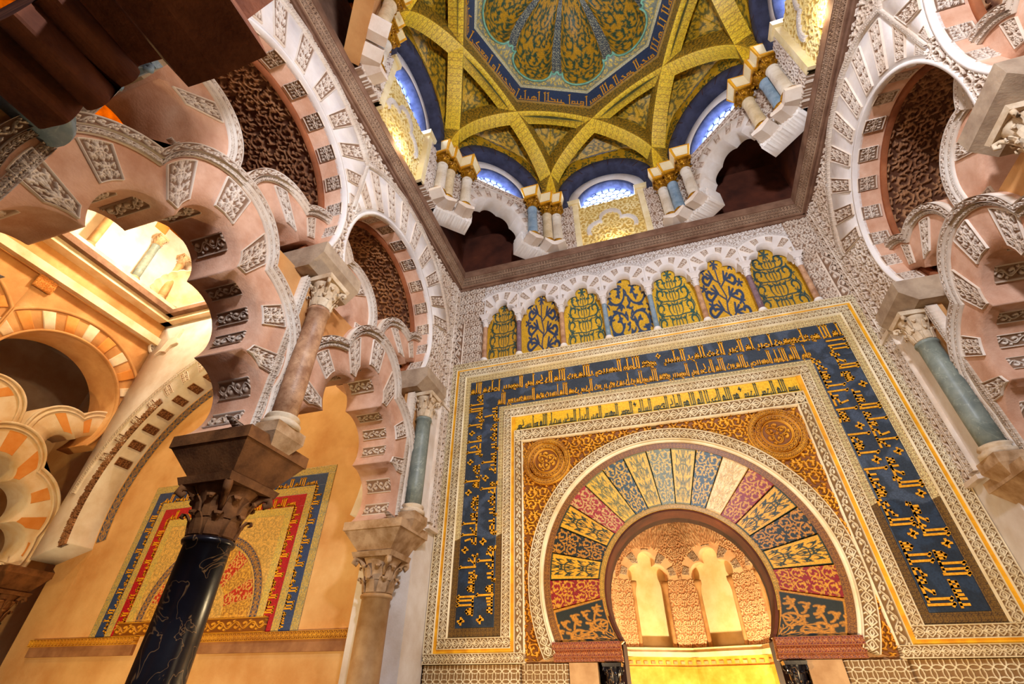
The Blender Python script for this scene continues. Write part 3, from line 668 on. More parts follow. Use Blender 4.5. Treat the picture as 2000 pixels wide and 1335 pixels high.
# ------------------------------------------------------------------ MIHRAB CHAMBER
cham = thing('mihrab_chamber', 'glowing chamber with two trefoil blind arches seen through the portal opening', 'mihrab niche', (.04, 2.5, 0))
CR = 1.9; CY = 2.55
vs = [(.04 + CR * math.cos(R(90 + 45 * k)), CY + CR * math.sin(R(90 + 45 * k))) for k in range(8)]
def trefoil_r(t, sc=1.0):
    best = np.zeros_like(t)
    for cx, cz, r in ((0, .34, .17), (-.2, .08, .19), (.2, .08, .19), (0, .1, .2)):
        cx, cz, r = cx * sc, cz * sc, r * sc; bb = cx * np.cos(t) + cz * np.sin(t); disc = r * r - (cx * cx + cz * cz - bb * bb)
        best = np.where(disc > 0, np.maximum(best, bb + np.sqrt(np.maximum(disc, 0))), best)
    return best
for k in range(8):
    if k in (3, 4): continue
    a, b = np.array(vs[k]), np.array(vs[(k + 1) % 8]); mid = (a + b) / 2; ln = np.linalg.norm(b - a)
    u = (b - a) / ln; n = np.array([.04, CY]) - mid; n /= np.linalg.norm(n)
    fr = Frame((mid[0], mid[1], 0), (u[0], u[1], 0), (0, 0, 1), (n[0], n[1], 0)); h = ln / 2
    cz = 3.78; TS = 1.2
    arc_plate('chamber_wall', fr, (0, cz), .5, 1, 0, 180, 'chamber', cham, tile='palm', amp=.02, fit='one', along=.4, base=.25, inner=lambda t: trefoil_r(t, TS), outer=lambda t: 0 * t + .68, res=.02,
              flat=True)
    arc_plate('chamber_wall', fr, (0, cz), .68, 1, 0, 180, 'chamber', cham, tile='vine', amp=.02, fit='xy', along=.28, base=.25, outer=rectb((0, cz), -h, h, cz, 5.7), res=.016, d=.01)
    for j in range(5):
        q = 18 + j * 36; arc_plate('voussoir', fr, (0, cz), .46, .67, q - 8, q + 8, 'stucco', cham, tile='vine', amp=.015, fit='xy', along=.12, base=.03, inner=lambda t: trefoil_r(t, TS) + .03, outer=lambda t: 0 * t + .66, d=.012, res=.016)
    for s in (-1, 1):
        u0, u1 = sorted((s * .42, s * h)); plate('chamber_wall', fr, u0, u1, 2.50, cz, 'chamber', cham, tile='vine', sc=.26, amp=.02, base=.25, res=.016)
        lathe('colonnette', fr(s * .37, 2.50, -.05), [(.06, 0), (.045, .08), (.04, 1.0), (.055, 1.1), (.085, 1.18), (.085, 1.26)], 'marble_tan', cham, 14)
    V0 = fr(0, 0, 0)
    prism('chamber_back', fr, [(-h, 2.2), (h, 2.2), (h, 5.7), (-h, 5.7)], -.22, -.35, 'impost', cham)
    for z0, z1, d in ((2.34, 2.42, .16), (2.42, 2.50, .10), (1.1, 2.34, .02), (2.14, 2.18, .06)):
        prism('cornice_moulding' if z0 > 2.3 else 'marble_dado', fr, [(-h - .03, z0), (h + .03, z0), (h + .03, z1), (-h - .03, z1)], d, -.2, 'impost' if z0 > 2.3 else 'marble_yellow', cham)
    for j in range(9):
        prism('dentil', fr, [(-h + .1 + j * .155, 2.22), (-h + .18 + j * .155, 2.22), (-h + .18 + j * .155, 2.27), (-h + .1 + j * .155, 2.27)], .05, 0, 'marble_tan', cham)
lathe('chamber_vault', (.04, CY, 5.6), [(1.95, 0), (1.75, .5), (1.2, .95), (.1, 1.15), (.1, 1.25), (1.3, 1.05), (1.85, .55), (2.05, 0)], 'chamber', cham, 24)

# ------------------------------------------------------------------ BLIND ARCADE ABOVE THE PORTAL
XS = [-3.26, -2.40, -1.42, -.48, .48, 1.43, 2.42, 3.43]
ordn = ['leftmost', 'second from left', 'third from left', 'middle', 'third from right', 'second from right', 'rightmost']
flow = [(S('c8961c'), S('24443c')), (S('d0a024'), S('23385a')), (S('dcae2c'), S('24504e')), (S('d8a828'), S('2a4464')), (S('dcae2c'), S('245450')), (S('d8a424'), S('2a4060')), (S('c8981c'), S('1f4448'))]
for i in range(7):
    xc, hw = (XS[i] + XS[i + 1]) / 2, (XS[i + 1] - XS[i]) / 2
    t = thing('blind_arch', f'white trefoil blind arch with floral gold mosaic, {ordn[i]} of seven above the portal', 'blind arch', (xc, 0, 7.5), 'row of blind arches above the portal')
    c = (xc, 8.76); sc = hw / .47
    tin = lambda th, sc=sc: trefoil_r(th, sc * .90); tout = lambda th, xc=xc, hw=hw, c=c: np.minimum(rectb(c, xc - hw * .998, xc + hw * .998, 8.7, 9.72)(th), .70)
    plate('mosaic_panel', QF, xc - hw, xc + hw, 7.48, 9.3, 'mosaic', t, tile=['tree', 'flowers', 'tree', 'vine'][i % 4], fit=True, flat=True, d=-.2, base=.02, res=.011, colf=two(*flow[i]))
    arc_plate('arch_face', QF, c, .3, .47, 0, 180, 'stucco_white', t, flat=True, inner=tin, outer=tout, base=.19, d=.015, res=.02)
    for j in range(6):
        a = 20 + j * 28; arc_plate('carved_voussoir', QF, c, .3, .8, a - 6.5, a + 6.5, 'stucco', t, tile='palm', amp=.014, inner=lambda th, tin=tin: tin(th) + .05, outer=lambda th, tout=tout: tout(th) - .05, base=.03, d=.022, fit='one', res=.012)
    arc_plate('archivolt', QF, c, .69, .74, 46, 134, 'stucco_white', t, tile='leaf', amp=.012, d=.03, base=.05)
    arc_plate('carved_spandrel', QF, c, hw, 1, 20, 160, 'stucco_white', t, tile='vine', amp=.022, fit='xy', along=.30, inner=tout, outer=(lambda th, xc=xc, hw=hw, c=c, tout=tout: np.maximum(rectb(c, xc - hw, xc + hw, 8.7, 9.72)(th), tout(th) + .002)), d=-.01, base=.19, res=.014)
cm = ['marble_pink', 'marble_purple', 'marble_pink', 'marble_blue', 'marble_blue', 'marble_pink', 'marble_purple', 'marble_pink']
on8 = ['leftmost', 'second', 'third', 'fourth', 'fifth', 'sixth', 'seventh', 'rightmost']
cn8 = ['pinkish', 'purple', 'rosy', 'slate blue', 'bluish', 'orange-pink', 'mottled purple', 'peach coloured']
for i, x in enumerate(XS):
    x2 = x + (.06 if i == 0 else -.06 if i == 7 else 0)
    column('small_colonnette', f'{cn8[i]} colonnette of the blind arcade, {on8[i]} counting from the left', x2, -.02, 7.5, 8.42, 8.64, .052, cm[i], 'stucco_white',
           'colonnettes of the blind arcade', impost=(8.77, .07, .08, .13, .10), mi='stucco_white', bh=.06)
for s in (-1, 1):
    sd = 'left' if s < 0 else 'right'
    t = thing('corner_stucco', f'carved stucco corner of the end wall at the {sd} end of the blind arcade', 'stucco relief', (s * 3.7, 0, 7.5), 'carved corners of the end wall')
    u0, u1 = sorted((s * 3.46, s * 3.72)) if s > 0 else (-3.72, -3.30)
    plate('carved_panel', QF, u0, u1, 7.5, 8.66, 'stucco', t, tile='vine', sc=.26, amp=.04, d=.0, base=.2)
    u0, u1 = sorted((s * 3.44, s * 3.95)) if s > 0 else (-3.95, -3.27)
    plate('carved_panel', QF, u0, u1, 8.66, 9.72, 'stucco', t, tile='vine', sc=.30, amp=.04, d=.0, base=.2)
    u0, u1 = sorted((s * 3.72, s * 3.95))
    plate('carved_strip', QF, u0, u1, 7.5, 8.66, 'stucco', t, tile='scroll', fit='band', rot=True, amp=.045, d=.03, base=.2)

# ------------------------------------------------------------------ CORNICE
def cornice(nm, fr, u0, u1, z0, m, tall=.5, proj=.2):
    V, F = [], []; prof = [(0, 0), (.05, 0), (.05, .07), (.085, .07), (.085, .10), (proj - .04, .30), (proj, .30), (proj, tall), (-.3, tall), (-.3, 0)]
    for u in (u0, u1):
        for d, z in prof: V.append(fr(u, z0 + z, d))
    n = len(prof); F = [(i, (i + 1) % n, n + (i + 1) % n, n + i) for i in range(n)] + [tuple(range(n))[::-1], tuple(range(n, 2 * n))]
    o = link(nm, V, F, m, kind='structure')
    sl = math.hypot(proj - .125, .2); eu = np.array(fr.u); ev = (fr.n * (proj - .125) + fr.v * .2) / sl; en = fr.n * (.2 / sl) - fr.v * ((proj - .125) / sl)
    f2 = Frame(fr.O + fr.v * (z0 + .10) + fr.n * .085, eu, ev, en)
    for j, (a, b, tl) in enumerate(((.01, .12, 'leaf'), (.13, sl, 'palm'))):
        wdt = b - a; U, Vv = np.meshgrid(rng(u0, u1, .014), rng(a, b, .014), indexing='ij')
        H = smp(tl, (U - u0) / (wdt * (1.3 if j == 0 else .8)), (Vv - a) / wdt)
        c = grid_mesh('carved_moulding', f2(U, Vv, .004 + .03 * H), 'brownrelief', o, f2(U, Vv, -.01), np.repeat((1 - H)[..., None], 3, -1))
    return o
LF = Frame((-3.95, 0, 0), (0, 1, 0), (0, 0, 1), (1, 0, 0)); RF = Frame((3.95, 0, 0), (0, 1, 0), (0, 0, 1), (-1, 0, 0))
cornice('trim_1', QF, -3.95, 3.95, 9.72, 'brownstone')
cornice('trim_2', LF, -7.6, 0, 9.72, 'brownstone')
cornice('trim_3', RF, -7.6, 0, 9.72, 'brownstone')

# ================================================================== SIDE ARCADES
def arcs(pts, sag, n=14):
    """polyline through pts (ordered by growing angle); each chord bulges outward (to its right side seen from the centre)"""
    out = [pts[0]]
    for (a, b), s in zip(zip(pts[:-1], pts[1:]), sag):
        a, b = np.array(a), np.array(b); L = np.linalg.norm(b - a)
        if s < 1e-4: out.append(tuple(b)); continue
        r = (L * L / 4 + s * s) / (2 * s); t = (b - a) / L; nrm = np.array([t[1], -t[0]]); ctr = (a + b) / 2 + nrm * (s - r)
        a0 = math.atan2(*(a - ctr)[::-1]); a1 = math.atan2(*(b - ctr)[::-1])
        while a1 < a0: a1 += 2 * PI
        for i in range(1, n + 1):
            q = a0 + (a1 - a0) * i / n; out.append((ctr[0] + r * math.cos(q), ctr[1] + r * math.sin(q)))
    return out
def polar(pts, c):
    P = np.array(pts) - np.array(c); a = np.unwrap(np.arctan2(P[:, 1], P[:, 0])); r = np.hypot(P[:, 0], P[:, 1])
    if a[0] > PI: a -= 2 * PI
    a = np.maximum.accumulate(a + np.arange(len(a)) * 1e-7)
    return lambda t: np.interp(t, a, r)
def mir(pts): return pts + [(-x, y) for x, y in pts[::-1] if True]
LZ = 3.82
LO_IN = arcs([(1.12, LZ), (.84, 4.62), (.37, 5.35), (-.37, 5.35), (-.84, 4.62), (-1.12, LZ)], [.30, .28, .42, .28, .30])
LO_OUT = [(1.12, LZ)] + arcs([(1.54, LZ), (1.55, 4.45), (.79, 5.80), (-.79, 5.80), (-1.55, 4.45), (-1.54, LZ)], [0, .33, .70, .33, 0]) + [(-1.12, LZ)]
LO_C = (0, 4.45)
UP_IN = arcs([(.97, 6.2), (.44, 6.70), (-.44, 6.70), (-.97, 6.2)], [.22, .25, .22])
UP_OUT = [(.97, 6.2)] + arcs([(1.5, 6.2), (1.5, 6.72), (.57, 7.32), (-.57, 7.32), (-1.5, 6.72), (-1.5, 6.2)], [0, .26, .3, .26, 0]) + [(-.97, 6.2)]
UP_C = (0, 6.18)
def soffit_panel(fr, cu, cz, rf, a0, a1, da, db, m, parent, tile='scroll', amp=.02, res=.014, off=.003):
    n = max(5, int(R(abs(a1 - a0)) * 1.2 / (res / DET))); k = max(5, int(abs(db - da) / (res / DET)))
    TH, D = np.meshgrid(np.radians(np.linspace(a0, a1, n)), np.linspace(da, db, k), indexing='ij')
    q = (D - da) / (db - da); H = smp(tile, q * (2 if tile == 'scroll' else 1), (TH - R(a0)) / R(a1 - a0))
    RR = rf(TH) - off - amp * H; P = fr(cu + RR * np.cos(TH), cz + RR * np.sin(TH), D); B = fr(cu + (rf(TH) + .02) * np.cos(TH), cz + (rf(TH) + .02) * np.sin(TH), D)
    return grid_mesh('soffit_carving', P, m, parent, B, np.repeat((1 - H)[..., None], 3, -1))
def lobed_arch(fr, cu, PI_, PO_, PC, carved, a_lim, label, mb, mc, d=-.12, thick=.64, wv=5.5, group=None, detail=1, soff=True, cat='arch'):
    c = (cu, PC[1]); fi, fo = polar(PI_, PC), polar(PO_, PC)
    P = fr(cu, PC[1], d); t = thing('lobed_arch', label, cat, tuple(P), group)
    a0, a1 = a_lim
    arc_plate('arch_ring', fr, c, .5, 1.4, a0, a1, mb, t, flat=True, inner=fi, outer=fo, d=d, base=thick, res=.03, nr=4)
    if detail:
        for (o0, o1, tl, am, dd) in ((.09, .0, 'scroll', .03, .05), (.15, .10, 'leaf', .02, .03)):
            arc_plate('archivolt', fr, c, 1.3, 1.4, a0, a1, mc, t, tile=tl, amp=am, inner=lambda q: fo(q) - o0, outer=lambda q: fo(q) - o1, d=d + dd, base=dd + .02, along=.16, res=.012 * detail)
    else:
        for (o0, o1) in ((.05, .0), (.15, .12)):
            arc_plate('archivolt', fr, c, 1.3, 1.4, a0, a1, mb, t, flat=True, inner=lambda q: fo(q) - o0, outer=lambda q: fo(q) - o1, d=d + .03, base=.05, nr=3, res=.03)
    for a in carved:
        if a < a0 - 1 or a > a1 + 1: continue
        b0, b1 = max(a - wv, a0), min(a + wv, a1)
        arc_plate('carved_voussoir', fr, c, .9, 1.3, b0, b1, mc if detail else 'wedge_o', t, tile='palm', amp=.026 if detail else 0, inner=lambda q: fi(q) + .07, outer=lambda q: fo(q) - .19, d=d + .003, base=.02, fit='one', res=.012 * max(detail, 1))
    if detail and soff:
        for a in (-19, -3, 24, 39, 55, 80, 100, 125, 141, 156, 183, 199):
            if a0 < a - 5 and a + 5 < a1: soffit_panel(fr, cu, c[1], fi, a - 4.2, a + 4.2, d - .12, d - thick + .10, mc, t)
    return t
LO_CARVED = [math.degrees(math.atan2(z - LO_C[1], u)) for u, z in ((1.28, 4.2), (.84, 4.62), (.86, 5.10), (.37, 5.35), (0, 5.8), (-.37, 5.35), (-.86, 5.10), (-.84, 4.62), (-1.28, 4.2))]
UP_CARVED = [8, 42, 68, 90, 112, 138, 172]
def side_arcade(fr, s, cs, cols, side, full=True, mats=None, dark='darkred'):
    """fr: frame of the wall face; cs: bay centres; cols: column positions, all along u (= y)"""
    mm = dict(ring='pink', carve='stucco', wedge='stucco_white', face='stucco_white', col=['marble_tan', 'marble_black', 'marble_tan'], colon=['marble_green', 'marble_pink', 'marble_green'], cap='capstone')
    mm.update(mats or {}); det = 1 if full else 0
    names = ['nearest the end wall', 'the middle one', 'nearest the viewer']
    bn = ['beside the end wall', 'nearer the viewer']
    for i, c in enumerate(cs):
        hz = 7.33; r = 1.47; C = (c, hz)
        u1 = (-.42 if (i == 0 and full) else c + 1.565); u0 = c - 1.565
        t = thing('horseshoe_arch', f'{"carved white" if full else "striped ochre"} horseshoe arch high on the {side}, {bn[i]}', 'arch', tuple(fr(c, 6.55, 0)), f'horseshoe arches on the {side}')
        rb = rectb(C, u0, u1, 6.56, 9.74)
        lo = R(-32)
        arc_plate('arch_body', fr, C, r, 2.4, -31.5, 211.5, 'pink' if full else mm['face'], t, flat=True, outer=rb, d=-.06, base=(1.8 if full else .95), res=.04, nr=3)
        arc_plate('arch_rim', fr, C, r, r + .05, -31.5, 211.5, mm['face'], t, flat=True, d=.012, base=.1, res=.03, nr=3)
        rv = lambda q: np.minimum(2.32, rb(q) - .015)
        if full:
            arc_plate('voussoir_field', fr, C, r, 2.3, 20, 160, mm['wedge'], t, flat=True, outer=rv, inner=lambda q: 0 * q + r + .05, d=0, base=.08, nr=3, res=.03)
            arc_plate('carved_spandrel', fr, C, r, 2.6, 20, 160, mm['carve'], t, tile='vine', amp=.045, fit='xy', along=.42, inner=rv, outer=lambda q: np.maximum(rb(q), rv(q) + .01), d=-.03, base=.1, res=.016)
            for q0, q1 in ((-31, 20), (160, 211)):
                arc_plate('carved_haunch', fr, C, r, 2.0, q0, q1, mm['carve'], t, tile='vine', amp=.045, fit='xy', along=.42, inner=lambda q: 0 * q + r + .05, outer=rb, d=-.03, base=.1, res=.015)
            for j in range(10):
                q = 24 + j * 14.7; arc_plate('carved_voussoir', fr, C, r + .05, 2.3, q - 3.6, q + 3.6, mm['carve'], t, tile='palm', amp=.026, inner=lambda q: 0 * q + r + .10, outer=lambda q: rv(q) - .05, d=.004, base=.05, fit='one', res=.013)
            arc_plate('archivolt', fr, C, 2.32, 2.40, 20, 160, mm['carve'], t, tile='leaf', amp=.03, inner=rv, outer=lambda q: np.minimum(rv(q) + .09, rb(q) + .02), d=.02, base=.06, along=.16)
            rc = lambda q: r + 0 * q
            for j in range(13):
                q = -22 + j * 18.6; soffit_panel(fr, c, hz, rc, q - 4.2, q + 4.2, -.05, -.33, mm['carve'], t, tile='palm', amp=.02)
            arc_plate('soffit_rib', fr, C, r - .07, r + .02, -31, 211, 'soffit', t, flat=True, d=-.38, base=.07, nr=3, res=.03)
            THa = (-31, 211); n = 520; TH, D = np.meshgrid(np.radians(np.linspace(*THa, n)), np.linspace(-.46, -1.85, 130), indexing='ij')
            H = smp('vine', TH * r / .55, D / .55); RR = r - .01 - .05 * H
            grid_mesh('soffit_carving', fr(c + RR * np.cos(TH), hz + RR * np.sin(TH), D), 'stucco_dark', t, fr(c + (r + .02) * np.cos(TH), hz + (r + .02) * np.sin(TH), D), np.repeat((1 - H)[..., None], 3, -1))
        else:
            for j in range(15):
                q = -15 + j * 15; arc_plate('voussoir', fr, C, r + .05, 2.0, q - 3.9, q + 3.9, ['wedge_o', 'wedge_w'][j % 2], t, flat=True, inner=lambda q: 0 * q + r + .06, outer=lambda q: np.minimum(rb(q) - .03, r + .50 + 0 * q), d=-.03, base=.04, nr=3, res=.04)
            arc_plate('archivolt', fr, C, r + .53, r + .60, 0, 180, mm['face'], t, flat=True, inner=lambda q: np.minimum(rb(q) - .05, r + .53), outer=lambda q: np.minimum(rb(q) - .01, r + .60), d=-.01, base=.05, nr=3, res=.03)
        lab = f'{"pink and carved" if full else "plain ochre"} lobed lower arch on the {side}, {bn[i]}'
        lobed_arch(fr, c, LO_IN, LO_OUT, LO_C, LO_CARVED, (-29, 209), lab, mm['ring'], mm['carve'], group=f'lobed lower arches on the {side}', detail=det)
    for i, u in enumerate(cols):
        lim = {0: (90, 180), 1: (0, 180), 2: (0, 90)}[i]
        if i == 0: lim = (60, 180)
        lobed_arch(fr, u, UP_IN, UP_OUT, UP_C, UP_CARVED, lim, f'{"carved" if full else "plain"} upper lobed arch on the {side}, over the column {names[i]}', mm['ring'], mm['carve'], d=-.28, thick=.8, wv=4.5, group=f'upper lobed arches on the {side}', detail=det, soff=False)
        # masonry between the lower arches
        half = [(x, z) for x, z in arcs([(1.55, 4.45), (.79, 5.80), (-.79, 5.80)], [.33, .70])]
        left = [(-1.565 + x, z) for x, z in half if z < 6.19 and x > 0]; right = [(1.565 - x, z) for x, z in half if z < 6.19 and x > 0][::-1]
        poly = [(u - .03, LZ)] + [(u + a, z) for a, z in left] + [(u - 1.15, 6.2), (u + 1.15, 6.2)] + [(u + a, z) for a, z in right] + [(u + .03, LZ)]
        if i == 0: poly = [(a, z) for a, z in poly if a <= u + .04] + [(u + .4, 6.2), (u + .4, LZ)]
        if i == 2: poly = [(u - .4, LZ), (u - .4, 6.2)] + [(a, z) for a, z in poly if a >= u - .04]
        _tag(prism('spandrel_masonry', fr, poly, -.2, -.72, 'plaster' if full else 'beige', label=f'plain plaster masonry above the column on the {side}, {names[i]}', cat='masonry'))
        cp = fr(u, 0, -.38)
        column('arcade_column', f'{ {"marble_black": "dark veined", "marble_tan": "tan", "marble_green": "grey-green"}[mm["col"][i]] } column with leafy capital on the {side}, {names[i]}', cp[0], cp[1], 0, 2.86, 3.40, .215, mm['col'][i], mm['cap'] if mm['col'][i] != 'marble_black' else 'capdark',
               f'main columns on the {side}', impost=(LZ, .27, .27, .50, .45), mi=mm['cap'] if mm['col'][i] != 'marble_black' else 'capdark', bh=.3)
        if not full: continue
        pr = thing('pilaster', f'pilaster strip with serrated edges on the {side}, {names[i]}', 'pilaster', tuple(fr(u, LZ, -.1)), f'pilaster strips on the {side}')
        prism('strip', fr, [(u - .25, LZ), (u + .25, LZ), (u + .25, 6.18), (u - .25, 6.18)], -.13, -.3, 'plaster', pr)
        for q0, q1 in ((-.27, -.19), (.19, .27)):
            plate('serrated_edge', fr, u + q0, u + q1, LZ + .1, 6.15, mm['carve'], pr, tile='leaf', fit='band', rot=True, amp=.045, d=-.13, base=.1)
        bp = fr(u, 0, .02)
        nmc = {'marble_green': 'grey-green', 'marble_pink': 'mottled pink'}[mm['colon'][i]]
        column('upper_colonnette', f'{nmc} colonnette above the main column on the {side}, {names[i]}', bp[0], bp[1], 3.98 if i < 2 else 4.98, 5.70, 6.16, .135 if i < 2 else .17, mm['colon'][i], 'capwhite' if i < 2 else 'marble_blue', f'upper colonnettes on the {side}', bh=.16)
        a = thing('abacus_block', f'stone abacus under the horseshoe arches on the {side}, {names[i]}', 'abacus', tuple(fr(u, 6.16, 0)), f'abacus blocks on the {side}')
        prism('slab', Frame(fr(u, 0, 0), fr.n, fr.v, fr.u), [(-1.0, 6.17), (.02, 6.17), (.20, 6.36), (.20, 6.56), (-1.0, 6.56)], -.42, .42 if i < 2 else .30, 'abstone', a)
        bb = fr(u, 3.9, .0); B = [[], []]; frustum(B, bb[0], bb[1], 3.70, 3.86, (.10, .12), (.20, .22)); frustum(B, bb[0], bb[1], 3.86, 3.98, (.20, .22), (.20, .22))
        _tag(link('corbel_block', B[0], B[1], 'capstone', label=f'small corbel under the colonnette on the {side}, {names[i]}', cat='corbel', group=f'corbels on the {side}'))
BAYS = (-2.57, -5.70); COLS = (-1.0, -4.135, -7.27)
side_arcade(LF, -1, BAYS, COLS, 'left arcade')
side_arcade(RF, 1, BAYS, COLS, 'right arcade', mats=dict(col=['marble_tan', 'marble_green', 'marble_tan'], colon=['marble_green', 'marble_pink', 'marble_green']))
for fr, side in ((LF, 'left'), (RF, 'right')):
    t = thing('corner_pier', f'white corner pier with carved strips at the {side} edge of the portal', 'pier', tuple(fr(-.3, 0, 0)))
    x0, x1 = sorted((fr(0, 0, -.02)[0], fr(0, 0, -.95)[0])); box('pier_core', x0, x1, -.72, 0, 0, 9.74, 'white', t)
    for a, b, z0, z1, tl in ((-.40, -.26, 4.05, 6.35, 'leaf'), (-.23, -.05, 4.0, 6.35, 'scroll')):
        plate('carved_strip', fr, a, b, z0, z1, 'stucco', t, tile=tl, fit='band', rot=True, amp=.05, d=.0, base=.03)
    plate('carved_strip', fr, -.42, -.22, 6.42, 9.72, 'stucco', t, tile='vine', sc=.34, amp=.05, d=.0, base=.03)
    plate('carved_strip', fr, -.20, -.02, 6.40, 9.72, 'stucco', t, tile='scroll', fit='band', rot=True, amp=.04, d=.02, base=.05)
    prism('ledge', fr, [(-.44, 6.33), (-.02, 6.33), (-.02, 6.40), (-.44, 6.40)], .07, -.05, 'stucco', t)
    prism('ledge', fr, [(-.44, 3.93), (-.02, 3.93), (-.02, 3.99), (-.44, 3.99)], .07, -.05, 'stucco', t)

# ------------------------------------------------------------------ DARK FOREGROUND ARCH (near side of the bay)
NF = Frame((0, -7.3, 0), (1, 0, 0), (0, 0, 1), (0, 1, 0))
FG = [(-4.5, 5.3), (-3.93, 4.96), (-3.44, 4.59), (-3.18, 4.30), (-2.98, 4.21), (-2.83, 4.18), (-2.88, 4.38), (-2.98, 4.52), (-2.80, 4.30), (-2.68, 4.22), (-2.60, 4.24), (-2.66, 4.42), (-2.80, 4.63), (-2.70, 4.48), (-2.56, 4.47), (-2.60, 4.62),
      (-2.72, 4.80), (-2.47, 4.70), (-1.88, 3.96), (-1.68, 3.93), (-1.43, 3.97), (-1.64, 4.37), (-1.91, 4.82), (-1.80, 5.05), (-1.84, 5.93), (-1.84, 7.3), (-4.5, 7.3)]
def smooth(P, n=5):
    out = []
    for i in range(len(P)):
        p0, p1, p2, p3 = [np.array(P[(i + k) % len(P)]) for k in (-1, 0, 1, 2)]
        for j in range(n):
            q = j / n; out.append(tuple(.5 * (2 * p1 + (p2 - p0) * q + (2 * p0 - 5 * p1 + 4 * p2 - p3) * q * q + (3 * p1 - p0 - 3 * p2 + p3) * q ** 3)))
    return out
FG = smooth(FG[:18]) [:-5] + FG[17:]
t = thing('foreground_arch', 'dark brown lobed arch close above the viewer at the upper left', 'arch', (-2.8, -7.5, 4))
prism('arch_ring', NF, FG, 0, -.45, 'fgplaster', t)
0 and prism('arch_edge', NF, [(x, z) for x, z in FG[1:9]] + [(x - .02, z + .12) for x, z in FG[8:0:-1]], .05, 0, 'soffit', t)

